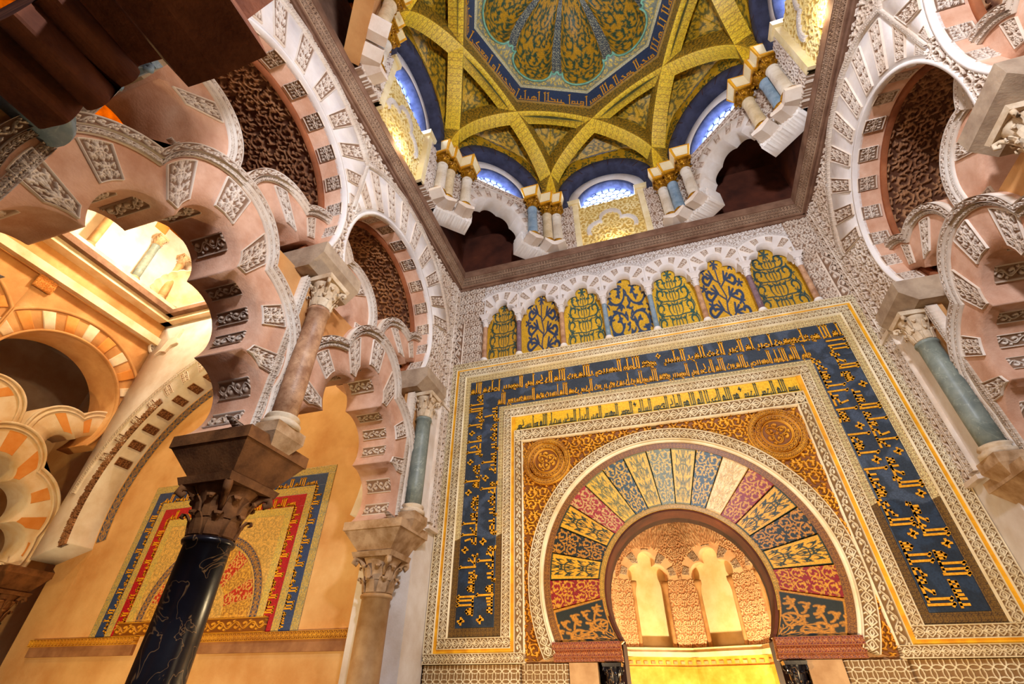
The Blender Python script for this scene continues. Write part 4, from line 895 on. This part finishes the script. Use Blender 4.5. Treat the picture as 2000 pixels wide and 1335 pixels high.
# ================================================================== DRUM AND DOME
RD = 3.95; IN = RD * math.cos(R(22.5)); HF = RD * math.sin(R(22.5)); Z0 = 10.2
dirs = [90 - 45 * k for k in range(8)]           # face normals directions: 0 back, 1 back-right, 2 right ...
fname = ['back wall', 'back right corner', 'right wall', 'front right corner', 'front wall', 'front left corner', 'left wall', 'back left corner']
def dface(k):
    a = R(dirs[k]); n = np.array([-math.cos(a), -math.sin(a), 0]); u = np.array([math.sin(a), -math.cos(a), 0])
    return Frame((0 - n[0] * IN, YC - n[1] * IN, 0), u, (0, 0, 1), n)
for k in range(8):
    if k in (3, 4, 5): 
        fr = dface(k); box_ = prism('wall_drum', fr, [(-HF, Z0), (HF, Z0), (HF, 14), (-HF, 14)], -.02, -.3, 'plaster', kind='structure'); continue
    fr = dface(k); card = k % 2 == 0; wz = 12.1
    t = thing('drum_bay', f'drum bay with {"carved panel" if card else "dark lobed niche"} and round-topped window, {fname[k]}', 'window bay', tuple(fr(0, Z0, 0)))
    ro, ri = 1.28, 1.02
    C = (0, wz)
    arc_plate('lunette', fr, C, ro, 2, 0, 180, 'mosaic', t, tile='flowers', along=.6, fit='xy', colf=two(S('c8981c'), S('3c4c28')), flat=True, outer=rectb(C, -HF, HF, wz, 13.9), d=0, base=.3, res=.02)
    arc_plate('window_arch', fr, C, ri, ro, -12, 192, 'archblue', t, flat=True, d=.14, base=.55, nr=3, res=.03)
    for j in range(10):
        q = j * 20; arc_plate('joint', fr, C, ri, ro, q - .5, q + .5, 'dark', t, flat=True, d=.144, base=.02, nr=3, res=.02, inner=lambda q: 0 * q + ri + .01)
    # window with lattice and glowing glass
    wt = 11.95; Cw = (0, wt)
    arc_plate('window_wall', fr, Cw, .78, 1.3, 0, 180, 'white', t, flat=True, d=-.12, base=.3, outer=lambda q: 0 * q + 1.1, nr=3, res=.05)
    arc_plate('glass', fr, Cw, .01, .80, 0, 180, 'glow', t, flat=True, d=-.40, base=.01, nr=3, res=.1)
    arc_plate('window_reveal', fr, Cw, .74, .82, 0, 180, 'lattice', t, flat=True, d=-.10, base=.30, nr=3, res=.05)
    V, F = [], []
    rr = .105
    for iy in range(0, 6):
        for ix in range(-5, 6):
            cx, cz = ix * rr * 1.73 + (iy % 2) * rr * .87, wt + .06 + iy * rr * 1.5
            if math.hypot(cx, cz - wt) > .78 or cz < wt: continue
            for q in range(6):
                k0 = len(V); a0, a1 = R(30 + 60 * q), R(90 + 60 * q)
                for (rad, aa) in ((rr, a0), (rr, a1), (rr * .86, a1), (rr * .86, a0)):
                    for dd in (-.33, -.36): V.append(fr(cx + rad * math.cos(aa), cz + rad * math.sin(aa), dd))
                F += [(k0, k0 + 2, k0 + 4, k0 + 6), (k0 + 1, k0 + 7, k0 + 5, k0 + 3), (k0 + 4, k0 + 5, k0 + 7, k0 + 6), (k0, k0 + 1, k0 + 3, k0 + 2)]
    link('window_lattice', np.array(V), F, 'lattice', t)
    if card:
        plate('lit_panel', fr, -.82, .82, Z0, 11.9, 'panel', t, tile='vine', sc=.55, amp=.025, d=-.12, base=.2, res=.018)
        arc_plate('trefoil_moulding', fr, (0, 10.75), .5, .6, 0, 180, 'white', t, tile='leaf', amp=.02, inner=lambda q: trefoil_r(q, 1.35), outer=lambda q: trefoil_r(q, 1.35) + .10, d=-.08, base=.06, res=.02)
        for s in (-1, 1):
            a, b = sorted((s * .82, s * HF)); plate('carved_strip', fr, a, b, Z0, 12.0, 'stucco', t, tile='vine', sc=.34, amp=.03, d=-.0, base=.3, res=.016)
            a, b = sorted((s * .76, s * .90)); prism('panel_jamb', fr, [(a, Z0), (b, Z0), (b, 11.9), (a, 11.9)], .03, -.2, 'impost', t)
            a, b = sorted((s * .70, s * 1.02)); prism('jamb_cap', fr, [(a, 11.9), (b, 11.9), (b, 12.06), (a, 12.06)], .07, -.3, 'impost', t)
    else:
        cn = (0, 10.62); nl = 9
        def lob(q, r0=.62, a=.085): return r0 * (1 + .10 * np.sin(q) ** 6) + a * np.abs(np.sin(q * nl / 2 + .0)) - .0
        arc_plate('niche_arch', fr, cn, .6, .95, 0, 180, 'white', t, flat=True, inner=lob, outer=lambda q: 0 * q + .98 + .10 * np.sin(q) ** 4, d=.05, base=.4, nr=3, res=.02)
        for j in range(9):
            q = 10 + j * 20; arc_plate('carved_voussoir', fr, cn, .8, .95, q - 4.5, q + 4.5, 'stucco', t, tile='palm', amp=.02, inner=lambda q: 0 * q + .76, outer=lambda q: 0 * q + .98, d=.055, base=.02, fit='one', res=.018)
        arc_plate('carved_spandrel', fr, cn, .98, 1.5, 0, 180, 'stucco', t, tile='vine', amp=.03, fit='xy', along=.4, inner=lambda q: 0 * q + .98 + .10 * np.sin(q) ** 4, outer=rectb(cn, -HF, HF, Z0, 11.9), d=0, base=.3, res=.018)
        for s in (-1, 1):
            a, b = sorted((s * .64, s * HF)); plate('carved_strip', fr, a, b, Z0, 10.62, 'white', t, tile='vine', sc=.34, amp=.02, d=0, base=.4, res=.018)
    plate('carved_frieze', fr, -HF + .3, HF - .3, 11.72, 11.86, 'stucco', t, tile='scroll', fit='band', amp=.02, d=.03, base=.1) if not card else None
# walls of the corner hollows behind the niches
box('wall_hollow_front', -4.2, 4.2, -8.3, -8.1, 10.1, 11.9, 'darkred', kind='structure')
for sx in (-1, 1):
    a, b = sorted((sx * 3.95, sx * 4.2)); box('wall_hollow_side', a, b, -8.2, -5.0, 10.1, 11.9, 'brownstone', kind='structure')
    a, b = sorted((sx * 3.95, sx * 4.2)); nmw = 'wall_hollow_left' if sx < 0 else 'wall_hollow_right'
    box(nmw, a, b, -2.5, .0, 10.1, 11.9, 'darkred', kind='structure'); a, b = sorted((sx * 1.6, sx * 4.2)); box(nmw, a, b, .0, .25, 10.1, 11.9, 'darkred', kind='structure')
    a, b = sorted((sx * 1.9, sx * 4.2)); prism(nmw, Frame((0, 0, 11.75), (1, 0, 0), (0, 1, 0), (0, 0, 1)), [(sx * 3.95, -2.25), (sx * 3.95, 0), (sx * 1.65, 0)], 0, .15, 'darkred', kind='structure')
# clerestory colonnettes: two under each rib pair, one on every corner side
cms = ['marble_white', 'marble_blue', 'marble_white', 'marble_cream']
side3 = ['first', 'second', 'third']
vn = {0: 'right of the back window', 1: 'back end of right wall', 2: 'front end of right wall', 5: 'front end of left wall', 6: 'back end of left wall', 7: 'left of the back window'}
for k in range(8):
    if k in (3, 4): continue
    va = R(dirs[k] - 22.5); vx, vy = RD * math.cos(va), YC + RD * math.sin(va)
    fa, fb = dface(k), dface((k + 1) % 8)
    pts = [(fa, HF - .19), (fb, -HF + .19), (fb, -HF + .62) if k % 2 == 0 else (fa, HF - .62)]
    t0 = thing('vertex_ledge', f'pointed stone ledge carrying three colonnettes, {vn[k]}', 'ledge', (vx, vy, Z0 + .1))
    for j, (fr, u) in enumerate(pts):
        p = fr(u, 0, .14)
        prism('ledge_block', Frame(fr(u, 0, 0), fr.u, fr.v, fr.n), [(-.19, 10.30), (0, 10.24), (.19, 10.30), (.19, 10.38), (-.19, 10.38)], .30, -.05, 'stucco', t0)
        o = column('drum_colonnette', f'{["white", "bluish", "whitish", "cream"][(k + j) % 4]} gilt-topped colonnette, {side3[j]} of trio, {vn[k]}', p[0], p[1], 10.38, 11.46, 11.76, .118, cms[(k + j) % 4], 'goldmetal', 'drum colonnettes', bh=.1)
        B = [[], []]; frustum(B, p[0], p[1], 11.76, 11.82, (.15, .15), (.16, .16)); frustum(B, p[0], p[1], 11.82, 12.14, (.16, .16), (.235, .235)); link('impost_edge', B[0], B[1], 'goldplain', o)
        for q in range(4):
            a = q * PI / 2; f2 = Frame((p[0], p[1], 0), (-math.sin(a), math.cos(a), 0), (math.cos(a) * .2095, math.sin(a) * .2095, .978), (math.cos(a), math.sin(a), -.21))
            prism('impost_face', Frame(np.array((p[0] + .168 * math.cos(a), p[1] + .168 * math.sin(a), 11.85)), (-math.sin(a), math.cos(a), 0), (math.cos(a) * .21, math.sin(a) * .21, .978), (math.cos(a) * .978, math.sin(a) * .978, -.21)),
                  [(-.13, 0), (.13, 0), (.18, .26), (-.18, .26)], .012, -.01, 'impost', o)
# ribs
RR_ = 3.72; Lr = RR_ * math.sin(R(45)); HR = 2.10; ZS = 12.14
def ribz(t): return ZS + HR * np.sqrt(np.maximum(0, 1 - (t / Lr) ** 2))
for k in range(8):
    a0 = R(dirs[k] - 22.5); a1 = R(dirs[k] - 22.5 - 90)
    A = np.array([RR_ * math.cos(a0), YC + RR_ * math.sin(a0)]); B = np.array([RR_ * math.cos(a1), YC + RR_ * math.sin(a1)])
    mid = (A + B) / 2; u = (B - A) / np.linalg.norm(B - A); n = mid - np.array([0, YC]); n /= np.linalg.norm(n)
    t = thing('vault_rib', f'gold mosaic vault rib spanning in front of the {fname[(k + 1) % 8]}', 'vault rib', (mid[0], mid[1], ZS), 'gold mosaic ribs')
    N_ = 90; q = np.linspace(-PI / 2, PI / 2, N_); tt = Lr * np.sin(q); zi = ribz(tt); 
    hw = .18; dep = .5
    nx = -np.gradient(zi); nz = np.gradient(tt); ll = np.hypot(nx, nz); nx /= ll; nz /= ll
    to, zo = tt + nx * dep, zi + nz * dep
    def P3(tv, zv, o): return np.stack([mid[0] + u[0] * tv + n[0] * o, mid[1] + u[1] * tv + n[1] * o, zv], -1)
    # intrados face with border pattern, two side faces
    W = np.linspace(-hw, hw, 17); TT, OO = np.meshgrid(np.arange(N_), W, indexing='ij')
    s_ = np.concatenate([[0], np.cumsum(np.hypot(np.diff(tt), np.diff(zi)))])
    qq = np.linspace(0, s_[-1], 360); t_f = np.interp(qq, s_, tt); z_f = np.interp(qq, s_, zi); to_f = np.interp(qq, s_, to); zo_f = np.interp(qq, s_, zo)
    G0 = np.stack([P3(t_f, z_f, o) for o in W], 1); H = smp('geo', (qq[:, None] / .33) + 0 * W[None], (W[None] + hw) / (2 * hw) + 0 * qq[:, None])
    grid_mesh('rib_underside', G0, 'mosaic', t, col=two(S('ecc830'), S('b88820'))(H, 0, 0), smooth=True)
    for sd in (-1, 1):
        E_ = np.linspace(0, 1, 22); G1 = np.stack([P3(t_f * (1 - e) + to_f * e, z_f * (1 - e) + zo_f * e, sd * hw) for e in E_], 1)
        H = smp('vine', (qq[:, None] / .42) + 0 * E_[None], E_[None] * 1.0 + 0 * qq[:, None])
        grid_mesh('rib_side', G1, 'mosaic', t, col=two(S('b48a20'), S('4c4420'))(H, 0, 0), smooth=True)
# gold mosaic webs (one per drum face)
ZTOP = 14.55; R1 = 2.80
for k in range(8):
    a = np.radians(np.linspace(dirs[k] - 22.5, dirs[k] + 22.5, 90)); q = np.linspace(0, 1, 90)
    A_, Q = np.meshgrid(a, q, indexing='ij'); da = A_ - R(dirs[k])
    rout = (IN + .02) / np.cos(da); dv = R(22.5) - np.abs(da)        # inner boundary: octagon whose vertices point at the faces
    rin_ = (R1 * math.cos(R(22.5))) / np.cos(dv)
    rho = rout * (1 - Q) + rin_ * Q
    z = 12.35 + 3.05 * np.sqrt(np.maximum(0, 1 - (rho / 4.35) ** 2)) - 1.0 * np.exp(-(dv / R(7)) ** 2) * (rho / 3.95) ** 8
    x, y = rho * np.cos(A_), YC + rho * np.sin(A_)
    H = smp('vine', (da / R(45) + .5) * 3, Q * 2)
    col = two(S('e4b428'), S('4a5228'))(H * .85, 0, 0)
    t = grid_mesh('vault_web', np.stack([x, y, z], -1), 'mosaic', None, np.stack([x * 1.02, YC + (y - YC) * 1.02, z + .12], -1), col, smooth=True,
                  label=f'gold mosaic vault surface above the window of the {fname[k]}', cat='vault surface', group='gold vault surfaces')
# octagonal crown: friezes and scalloped shell
crown = thing('dome_crown', 'scalloped gold mosaic shell dome inside an octagonal blue inscription frame', 'dome', (0, YC, 14.1))
def octr(a, rv): # octagon with vertices at multiples of 45 degrees
    m = np.mod(a, R(45)) - R(22.5); return rv * math.cos(R(22.5)) / np.cos(m)
def crown_ring(nm, r0, z0, r1, z1, tl, c0, c1, n=720, nr=12, along=.5, back=.1):
    a = np.linspace(0, 2 * PI, n + 1); q = np.linspace(0, 1, nr); A_, Q = np.meshgrid(a, q, indexing='ij')
    rho = octr(A_, r0) * (1 - Q) + octr(A_, r1) * Q; z = z0 + (z1 - z0) * Q
    H = smp(tl, A_ * (r0 + r1) / 2 / along, Q) if tl else 0 * Q
    P = np.stack([rho * np.cos(A_), YC + rho * np.sin(A_), z], -1); 
    return grid_mesh(nm, P, 'mosaic', crown, None, two(c0, c1)(H, 0, 0))
crown_ring('green_frieze', 2.80, 14.12, 2.74, 14.60, 'scroll', S('343a20'), S('7c7c48'), along=.5)
crown_ring('frieze_ledge', 2.74, 14.60, 2.60, 14.64, None, S('b08c3c'), S('b08c3c'), nr=3)
crown_ring('inscription_band', 2.60, 14.64, 2.42, 15.0, None, S('2a3c5c'), S('3a4c6c'), along=1.2)
crown_ring('crown_ledge', 2.42, 15.0, 2.36, 15.02, None, S('c8c49a'), S('c8c49a'), nr=3)
for j in range(8):
    a = R(22.5 + 45 * j); ap = 2.6 * math.cos(R(22.5)); ap2 = 2.42 * math.cos(R(22.5)); e = np.array([-math.sin(a), math.cos(a), 0]); nn = np.array([math.cos(a), math.sin(a), 0])
    up_ = nn * (ap2 - ap) + np.array([0, 0, .36]); up_ /= np.linalg.norm(up_)
    hl = 2.5 * math.sin(R(22.5)); O_ = np.array([0, YC, 14.66]) + nn * ap - e * hl * -1
    kufic('kufic_inscription', Frame(O_, -e, up_, -nn), ['الله لا اله الا هو', 'بسم الله الرحمن الرحيم', 'يايها الذين امنوا', 'اركعوا واسجدوا', 'واعبدوا ربكم', 'وافعلوا الخير', 'لعلكم تفلحون', 'وجهدوا في الله'][j], 2 * hl, .30, 'goldtess', crown, d=.01, th=.09)
def lobe(a): 
    m = np.abs(np.mod(a + R(22.5), R(45)) - R(22.5)) / R(22.5)      # 0 at lobe centre, 1 between lobes
    return np.where(m < .78, 1.72 + .36 * np.sqrt(np.maximum(0, 1 - (m / .80) ** 2)) + .06, 1.76 + .06 * (np.abs(m - .89) < .06)), m
a = np.linspace(0, 2 * PI, 1441)
q = np.linspace(0, 1, 10); A_, Q = np.meshgrid(a, q, indexing='ij'); lr, m = lobe(A_)
rho = octr(A_, 2.36) * (1 - Q) + lr * Q
H = smp('scroll', A_ * 2.2 / .45, Q)
grid_mesh('crown_soffit', np.stack([rho * np.cos(A_), YC + rho * np.sin(A_), 15.02 + 0 * rho], -1), 'mosaic', crown, None, two(S('8e9684'), S('ecd060'))(H, 0, 0))
lr1, m1 = lobe(a)
pts = np.stack([(lr1 - .0) * np.cos(a), YC + (lr1 - .0) * np.sin(a), 15.01 + 0 * a], -1)[::3]
tube('scalloped_moulding', [tuple(p) for p in pts], .028, 'signal', crown, 6)
q = np.linspace(0, 1, 80); A_, Q = np.meshgrid(a[::2], q, indexing='ij'); lr, m = lobe(A_)
ph = Q * PI / 2; rho = lr * np.cos(ph) ** .9; z = 15.03 + 1.75 * np.sin(ph)
H = smp('vine', np.mod(A_ + R(22.5), R(45)) / R(45) * 1.6 + .1, Q * 2.6); Hl = smp('lattice', m * 5, Q * 14)
isb = (m > .80)[..., None]
col = np.where(isb, two(S('d8dcb8'), S('2a4464'))(1 - Hl, 0, 0), two(S('dca824'), S('2a5a48'))(H, 0, 0))
grid_mesh('scalloped_shell', np.stack([rho * np.cos(A_), YC + rho * np.sin(A_), z], -1), 'mosaic', crown, None, col, smooth=True)

# ================================================================== SIDE BAY ON THE LEFT
XL = -13.3; SX = -8.8
box('wall_left_back', -17.8, -4.9, .62, .9, 0, 10.5, 'beige', kind='structure')
BF = Frame((0, 0, 0), (1, 0, 0), (0, 0, 1), (0, -1, 0))
prism('wall_left_end', BF, [(XL, 0), (-4.9, 0), (-4.9, 10.5), (XL, 10.5)], 0, -.3, 'beige', kind='structure')
ca = (-8.9, 5.25)
t = thing('recess_arch', 'very wide white recess arch around the small mosaic door panel at the left', 'arch', (-8.9, -.3, 4))
arc_plate('arch_ring', BF, ca, 3.62, 5, -16, 196, 'white', t, flat=True, outer=rectb(ca, XL + .0, -4.95, 3.95, 10.45), d=.55, base=.56, res=.08, nr=3)
arc_plate('soffit_stripe', BF, ca, 3.30, 3.58, -14, 194, 'mosaic', t, tile='leaf', flat=True, d=.01, base=.02, along=.5, colf=two(S('2c4468'), S('b08028')), res=.02)
arc_plate('carved_archivolt', BF, ca, 4.12, 4.24, 2, 178, 'stucco', t, tile='leaf', amp=.03, d=.57, base=.06, res=.02)
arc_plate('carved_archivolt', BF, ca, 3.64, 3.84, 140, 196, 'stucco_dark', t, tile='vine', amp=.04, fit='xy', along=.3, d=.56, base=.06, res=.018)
for j in range(22):
    q = 12 + j * 7.3; arc_plate('carved_voussoir', BF, ca, 3.68, 4.08, q - 1.4, q + 1.4, 'stucco', t, tile='palm', amp=.03, d=.56, base=.04, fit='one', res=.02)
    TH, D = np.meshgrid(np.radians(np.linspace(q - 1.5, q + 1.5, 14)), np.linspace(.12, .46, 20), indexing='ij')
    H = smp('palm', (TH - R(q - 1.5)) / R(3), (D - .12) / .34); RR = 3.61 - .02 * H
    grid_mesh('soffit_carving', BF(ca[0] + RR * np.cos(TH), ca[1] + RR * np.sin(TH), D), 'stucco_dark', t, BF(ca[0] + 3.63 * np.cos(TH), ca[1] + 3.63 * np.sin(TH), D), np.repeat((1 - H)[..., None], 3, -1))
# door mosaic
dm = thing('door_mosaic', 'mosaic door surround with blue and red inscription bands behind the black column', 'mosaic panel', (SX, 0, 2.55))
def dband(o, oz, i, iz, c0, c1, tile, sc):
    for s in (-1, 1):
        a, b = sorted((SX + s * o, SX + s * i)); plate('mosaic_band', BF, a, b, 2.55, iz, 'mosaic', dm, tile=tile, sc=sc, flat=True, d=.012, base=.02, colf=two(c0, c1), res=.02)
    plate('mosaic_band', BF, SX - o, SX + o, iz, oz, 'mosaic', dm, tile=tile, sc=sc, flat=True, d=.012, base=.02, colf=two(c0, c1), res=.02)
dband(2.42, 5.53, 2.26, 5.37, S('9a9470'), S('c8a850'), 'vine', .22)
dband(2.26, 5.37, 2.02, 5.13, S('2c4270'), S('2c4270'), 'vine', 1)
dband(2.02, 5.13, 1.86, 4.97, S('a89c68'), S('d0ac48'), 'vine', .22)
dband(1.86, 4.97, 1.62, 4.73, S('a81424'), S('a81424'), 'vine', 1)
dband(1.62, 4.73, 1.46, 4.57, S('b8a868'), S('d8b850'), 'vine', .22)
plate('mosaic_field', BF, SX - 1.46, SX + 1.46, 2.55, 4.57, 'mosaic', dm, tile='vine', sc=.5, flat=True, d=.010, base=.02, colf=two(S('d8b060'), S('b89858')), res=.02)
txt = 'بسم الله الرحمن الرحيم الحمد لله رب العلمين'
for o, z, cc in ((2.04, 5.15, 'goldplain'), (1.64, 4.75, 'goldplain')):
    kufic('kufic_inscription', Frame((SX + o, 0, z), (-1, 0, 0), (0, 0, 1), (0, -1, 0)), txt + ' ' + txt[:20], 2 * o, .17, cc, dm, d=.02, th=.14)
    kufic('kufic_inscription', Frame((SX + o, 0, 2.6), (0, 0, 1), (1, 0, 0), (0, -1, 0)), txt, z - 2.6, .17, cc, dm, d=.02, th=.14)
    kufic('kufic_inscription', Frame((SX - o, 0, z), (0, 0, -1), (-1, 0, 0), (0, -1, 0)), txt, z - 2.6, .17, cc, dm, d=.02, th=.14)
cd = (SX + .05, 2.86)
arc_plate('mosaic_ring', BF, cd, 1.26, 1.42, -8, 188, 'mosaic', dm, tile='leaf', flat=True, d=.02, base=.02, colf=two(S('2c4468'), S('c08a28')), along=.3, res=.02)
for j in range(11):
    q = -6 + j * 192 / 11; arc_plate('mosaic_voussoir', BF, cd, .62, 1.22, q + .5, q + 16.9, 'mosaic', dm, tile='vine', flat=True, d=.02, base=.02, fit='xy', along=.4, colf=two(*[(S('d8a848'), S('a87838')), (S('b83020'), S('d8b060'))][j % 2]), res=.02)
plate('base_frieze', BF, SX - 1.75, SX + 1.75, 2.55, 2.78, 'stucco_gold', dm, tile='scroll', fit='band', amp=.03, d=.05, base=.08)
for a, b in ((-12.65, -9.9), (-8.35, -5.15)):
    lb = 'left' if a < -10 else 'right'
    t = thing('wall_moulding', f'gilded horizontal moulding under the small door mosaic, {lb} piece', 'moulding', ((a + b) / 2, -.05, 2.3))
    plate('carved_course', BF, a, b, 2.42, 2.54, 'stucco_gold', t, tile='leaf', fit='band', amp=.02, d=.10, base=.12); prism('plain_course', BF, [(a, 2.25), (b, 2.25), (b, 2.42), (a, 2.42)], .06, 0, 'stucco_dark', t)
box('trim_5', XL, -4.95, -.72, -.0, 10.45, 10.6, 'wedge_w', kind='structure'); box('trim_6', XL, -4.95, -.88, -.0, 10.6, 10.75, 'brownstone', kind='structure'); box('trim_7', XL, -4.95, -.72, .3, 10.75, 11.0, 'wedge_w', kind='structure')
LL = Frame((XL, 0, 0), (0, 1, 0), (0, 0, 1), (1, 0, 0))
side_arcade(LL.shift(u=.55), -1, BAYS, COLS, 'far left wall', full=False, mats=dict(ring='wedge_w', carve='wedge_w', wedge='wedge_w', face='plaster', col=['marble_black', 'marble_tan', 'marble_tan'], cap='capstone'))
box('wall_left_far', XL - 4.2, XL - 4, -9, 1, 0, 10.2, 'beige', kind='structure')
for x0, x1, z0, z1, m in ((XL, XL + .16, 9.72, 9.95, 'wedge_w'), (XL, XL + .30, 10.45, 10.6, 'wedge_w'), (XL, XL + .46, 10.6, 10.78, 'brownstone'), (XL - .3, XL + .3, 10.78, 11.0, 'wedge_w'), (XL - .3, XL, 9.7, 10.45, 'plaster')):
    box('trim_8' if z1 != 10.45 else 'wall_left_upper', x0, x1, -8.4, 0, z0, z1, m, kind='structure')
_tag(plate('square_plaque', LL, -3.62, -3.22, 9.38, 9.70, 'wedge_o', None, tile='vine', sc=.2, amp=.03, d=.03, base=.06, label='small square pierced stucco plaque on the far left wall between two arches', cat='plaque'))
_tag(arc_plate('rosette', LL, (-.42, 9.72), .02, .24, 0, 360, 'stucco', None, tile='leaf', amp=.05, d=.02, base=.06, along=.2, label='round carved rosette on the far left wall near the corner', cat='rosette'))
_tag(prism('leaf_ornament', BF, [(-12.95, 9.3), (-12.8, 9.5), (-12.7, 9.8), (-12.5, 9.85), (-12.35, 10.1), (-12.4, 9.8), (-12.3, 9.6), (-12.5, 9.55), (-12.6, 9.35), (-12.8, 9.4)], .62, .54, 'stucco', label='slanting carved leaf ornament on the white spandrel beside the corner rosette', cat='ornament'))
# clerestory of the side bay
box('wall_left_clerestory', XL - .35, XL - .15, -8.4, .6, 11.0, 13.6, 'white', kind='structure'); box('wall_right_clerestory', -5.3, -5.1, -8.4, .6, 10.2, 13.6, 'plaster', kind='structure'); box('wall_back_clerestory', XL, -4.9, .2, .4, 11.0, 13.6, 'white', kind='structure')
for j, y in enumerate((-1.15, -2.0, -3.3, -4.3, -5.4)):
    column('clerestory_colonnette', f'{["tan", "grey"][j % 2]} clerestory colonnette at the far left, {["nearest", "second nearest", "third from", "fourth from", "fifth from"][j]} the corner shell', XL + .12, y, 11.0, 12.45, 12.8, .10, ['marble_tan', 'marble_green'][j % 2], 'capstone', 'far left clerestory colonnettes', bh=.12)
V = []; n = 60
sh = thing('shell_squinch', 'fluted half-shell squinch in the top corner of the side bay', 'squinch', (XL + .9, -.6, 11.1))
TH, Q = np.meshgrid(np.linspace(-PI / 2, PI / 2, 180), np.linspace(0, 1, 24), indexing='ij')
fl = 1 + .05 * np.abs(np.cos(TH * 12)) * Q
r = .95 * np.sin(Q * PI / 2) * fl; dep = .8 * (1 - np.cos(Q * PI / 2) ) 
e1 = np.array([1, 1, 0]) / math.sqrt(2); en = np.array([1, -1, 0]) / math.sqrt(2)
P = np.array([XL + .35, -.35, 11.15]) + (r * np.sin(TH))[..., None] * e1 + (r * np.cos(TH))[..., None] * np.array([0, 0, 1]) + dep[..., None] * en
grid_mesh('shell', P, 'wedge_w', sh, P - en * .1)
lathe('vault_left_bay', (-9.1, -4.1, 13.5), [(5.2, 0), (4.6, 1.8), (3, 3.2), (.2, 3.9), (.2, 4.1), (3.2, 3.4), (4.9, 1.9), (5.5, 0)], 'goldplain', None, 24, kind='structure')
bpy.data.objects['vault_left_bay'].name = 'ceiling_left_bay'
for j, (a0) in enumerate((20, 65, 110, 155)):
    ca_, sa_ = math.cos(R(a0)), math.sin(R(a0)); pts = [(-9.1 + 4.9 * math.cos(q) * ca_, -4.1 + 4.9 * math.cos(q) * sa_, 13.2 + 3.6 * math.sin(q)) for q in np.linspace(0, PI, 30)]
    tube('vault_rib', pts, .22, 'wedge_o', None, 8, label='plain ochre rib crossing high in the yellow side bay vault', cat='vault rib', group='side bay ribs')
# ================================================================== DARK BAY ON THE RIGHT, HALL ENVELOPE
box('wall_right_far', 11.5, 11.8, -9, 1, 0, 12, 'soffit', kind='structure'); box('wall_right_back', 4.9, 11.8, .3, .6, 0, 12, 'soffit', kind='structure'); box('ceiling_right_bay', 4.9, 11.8, -9, .6, 11.5, 11.8, 'dark', kind='structure')
box('wall_hall_left', -17.8, -17.5, -16, 1, 0, 14, 'beige', kind='structure')
link('ceiling', [(-17.5, -16, 11), (17.5, -16, 11), (17.5, -8.6, 11), (-17.5, -8.6, 11), (-17.5, -16, 11.3), (17.5, -16, 11.3), (17.5, -8.6, 11.3), (-17.5, -8.6, 11.3)],
     [(0, 1, 2, 3), (7, 6, 5, 4), (0, 4, 5, 1), (1, 5, 6, 2), (2, 6, 7, 3), (3, 7, 4, 0)], 'soffit', kind='structure')
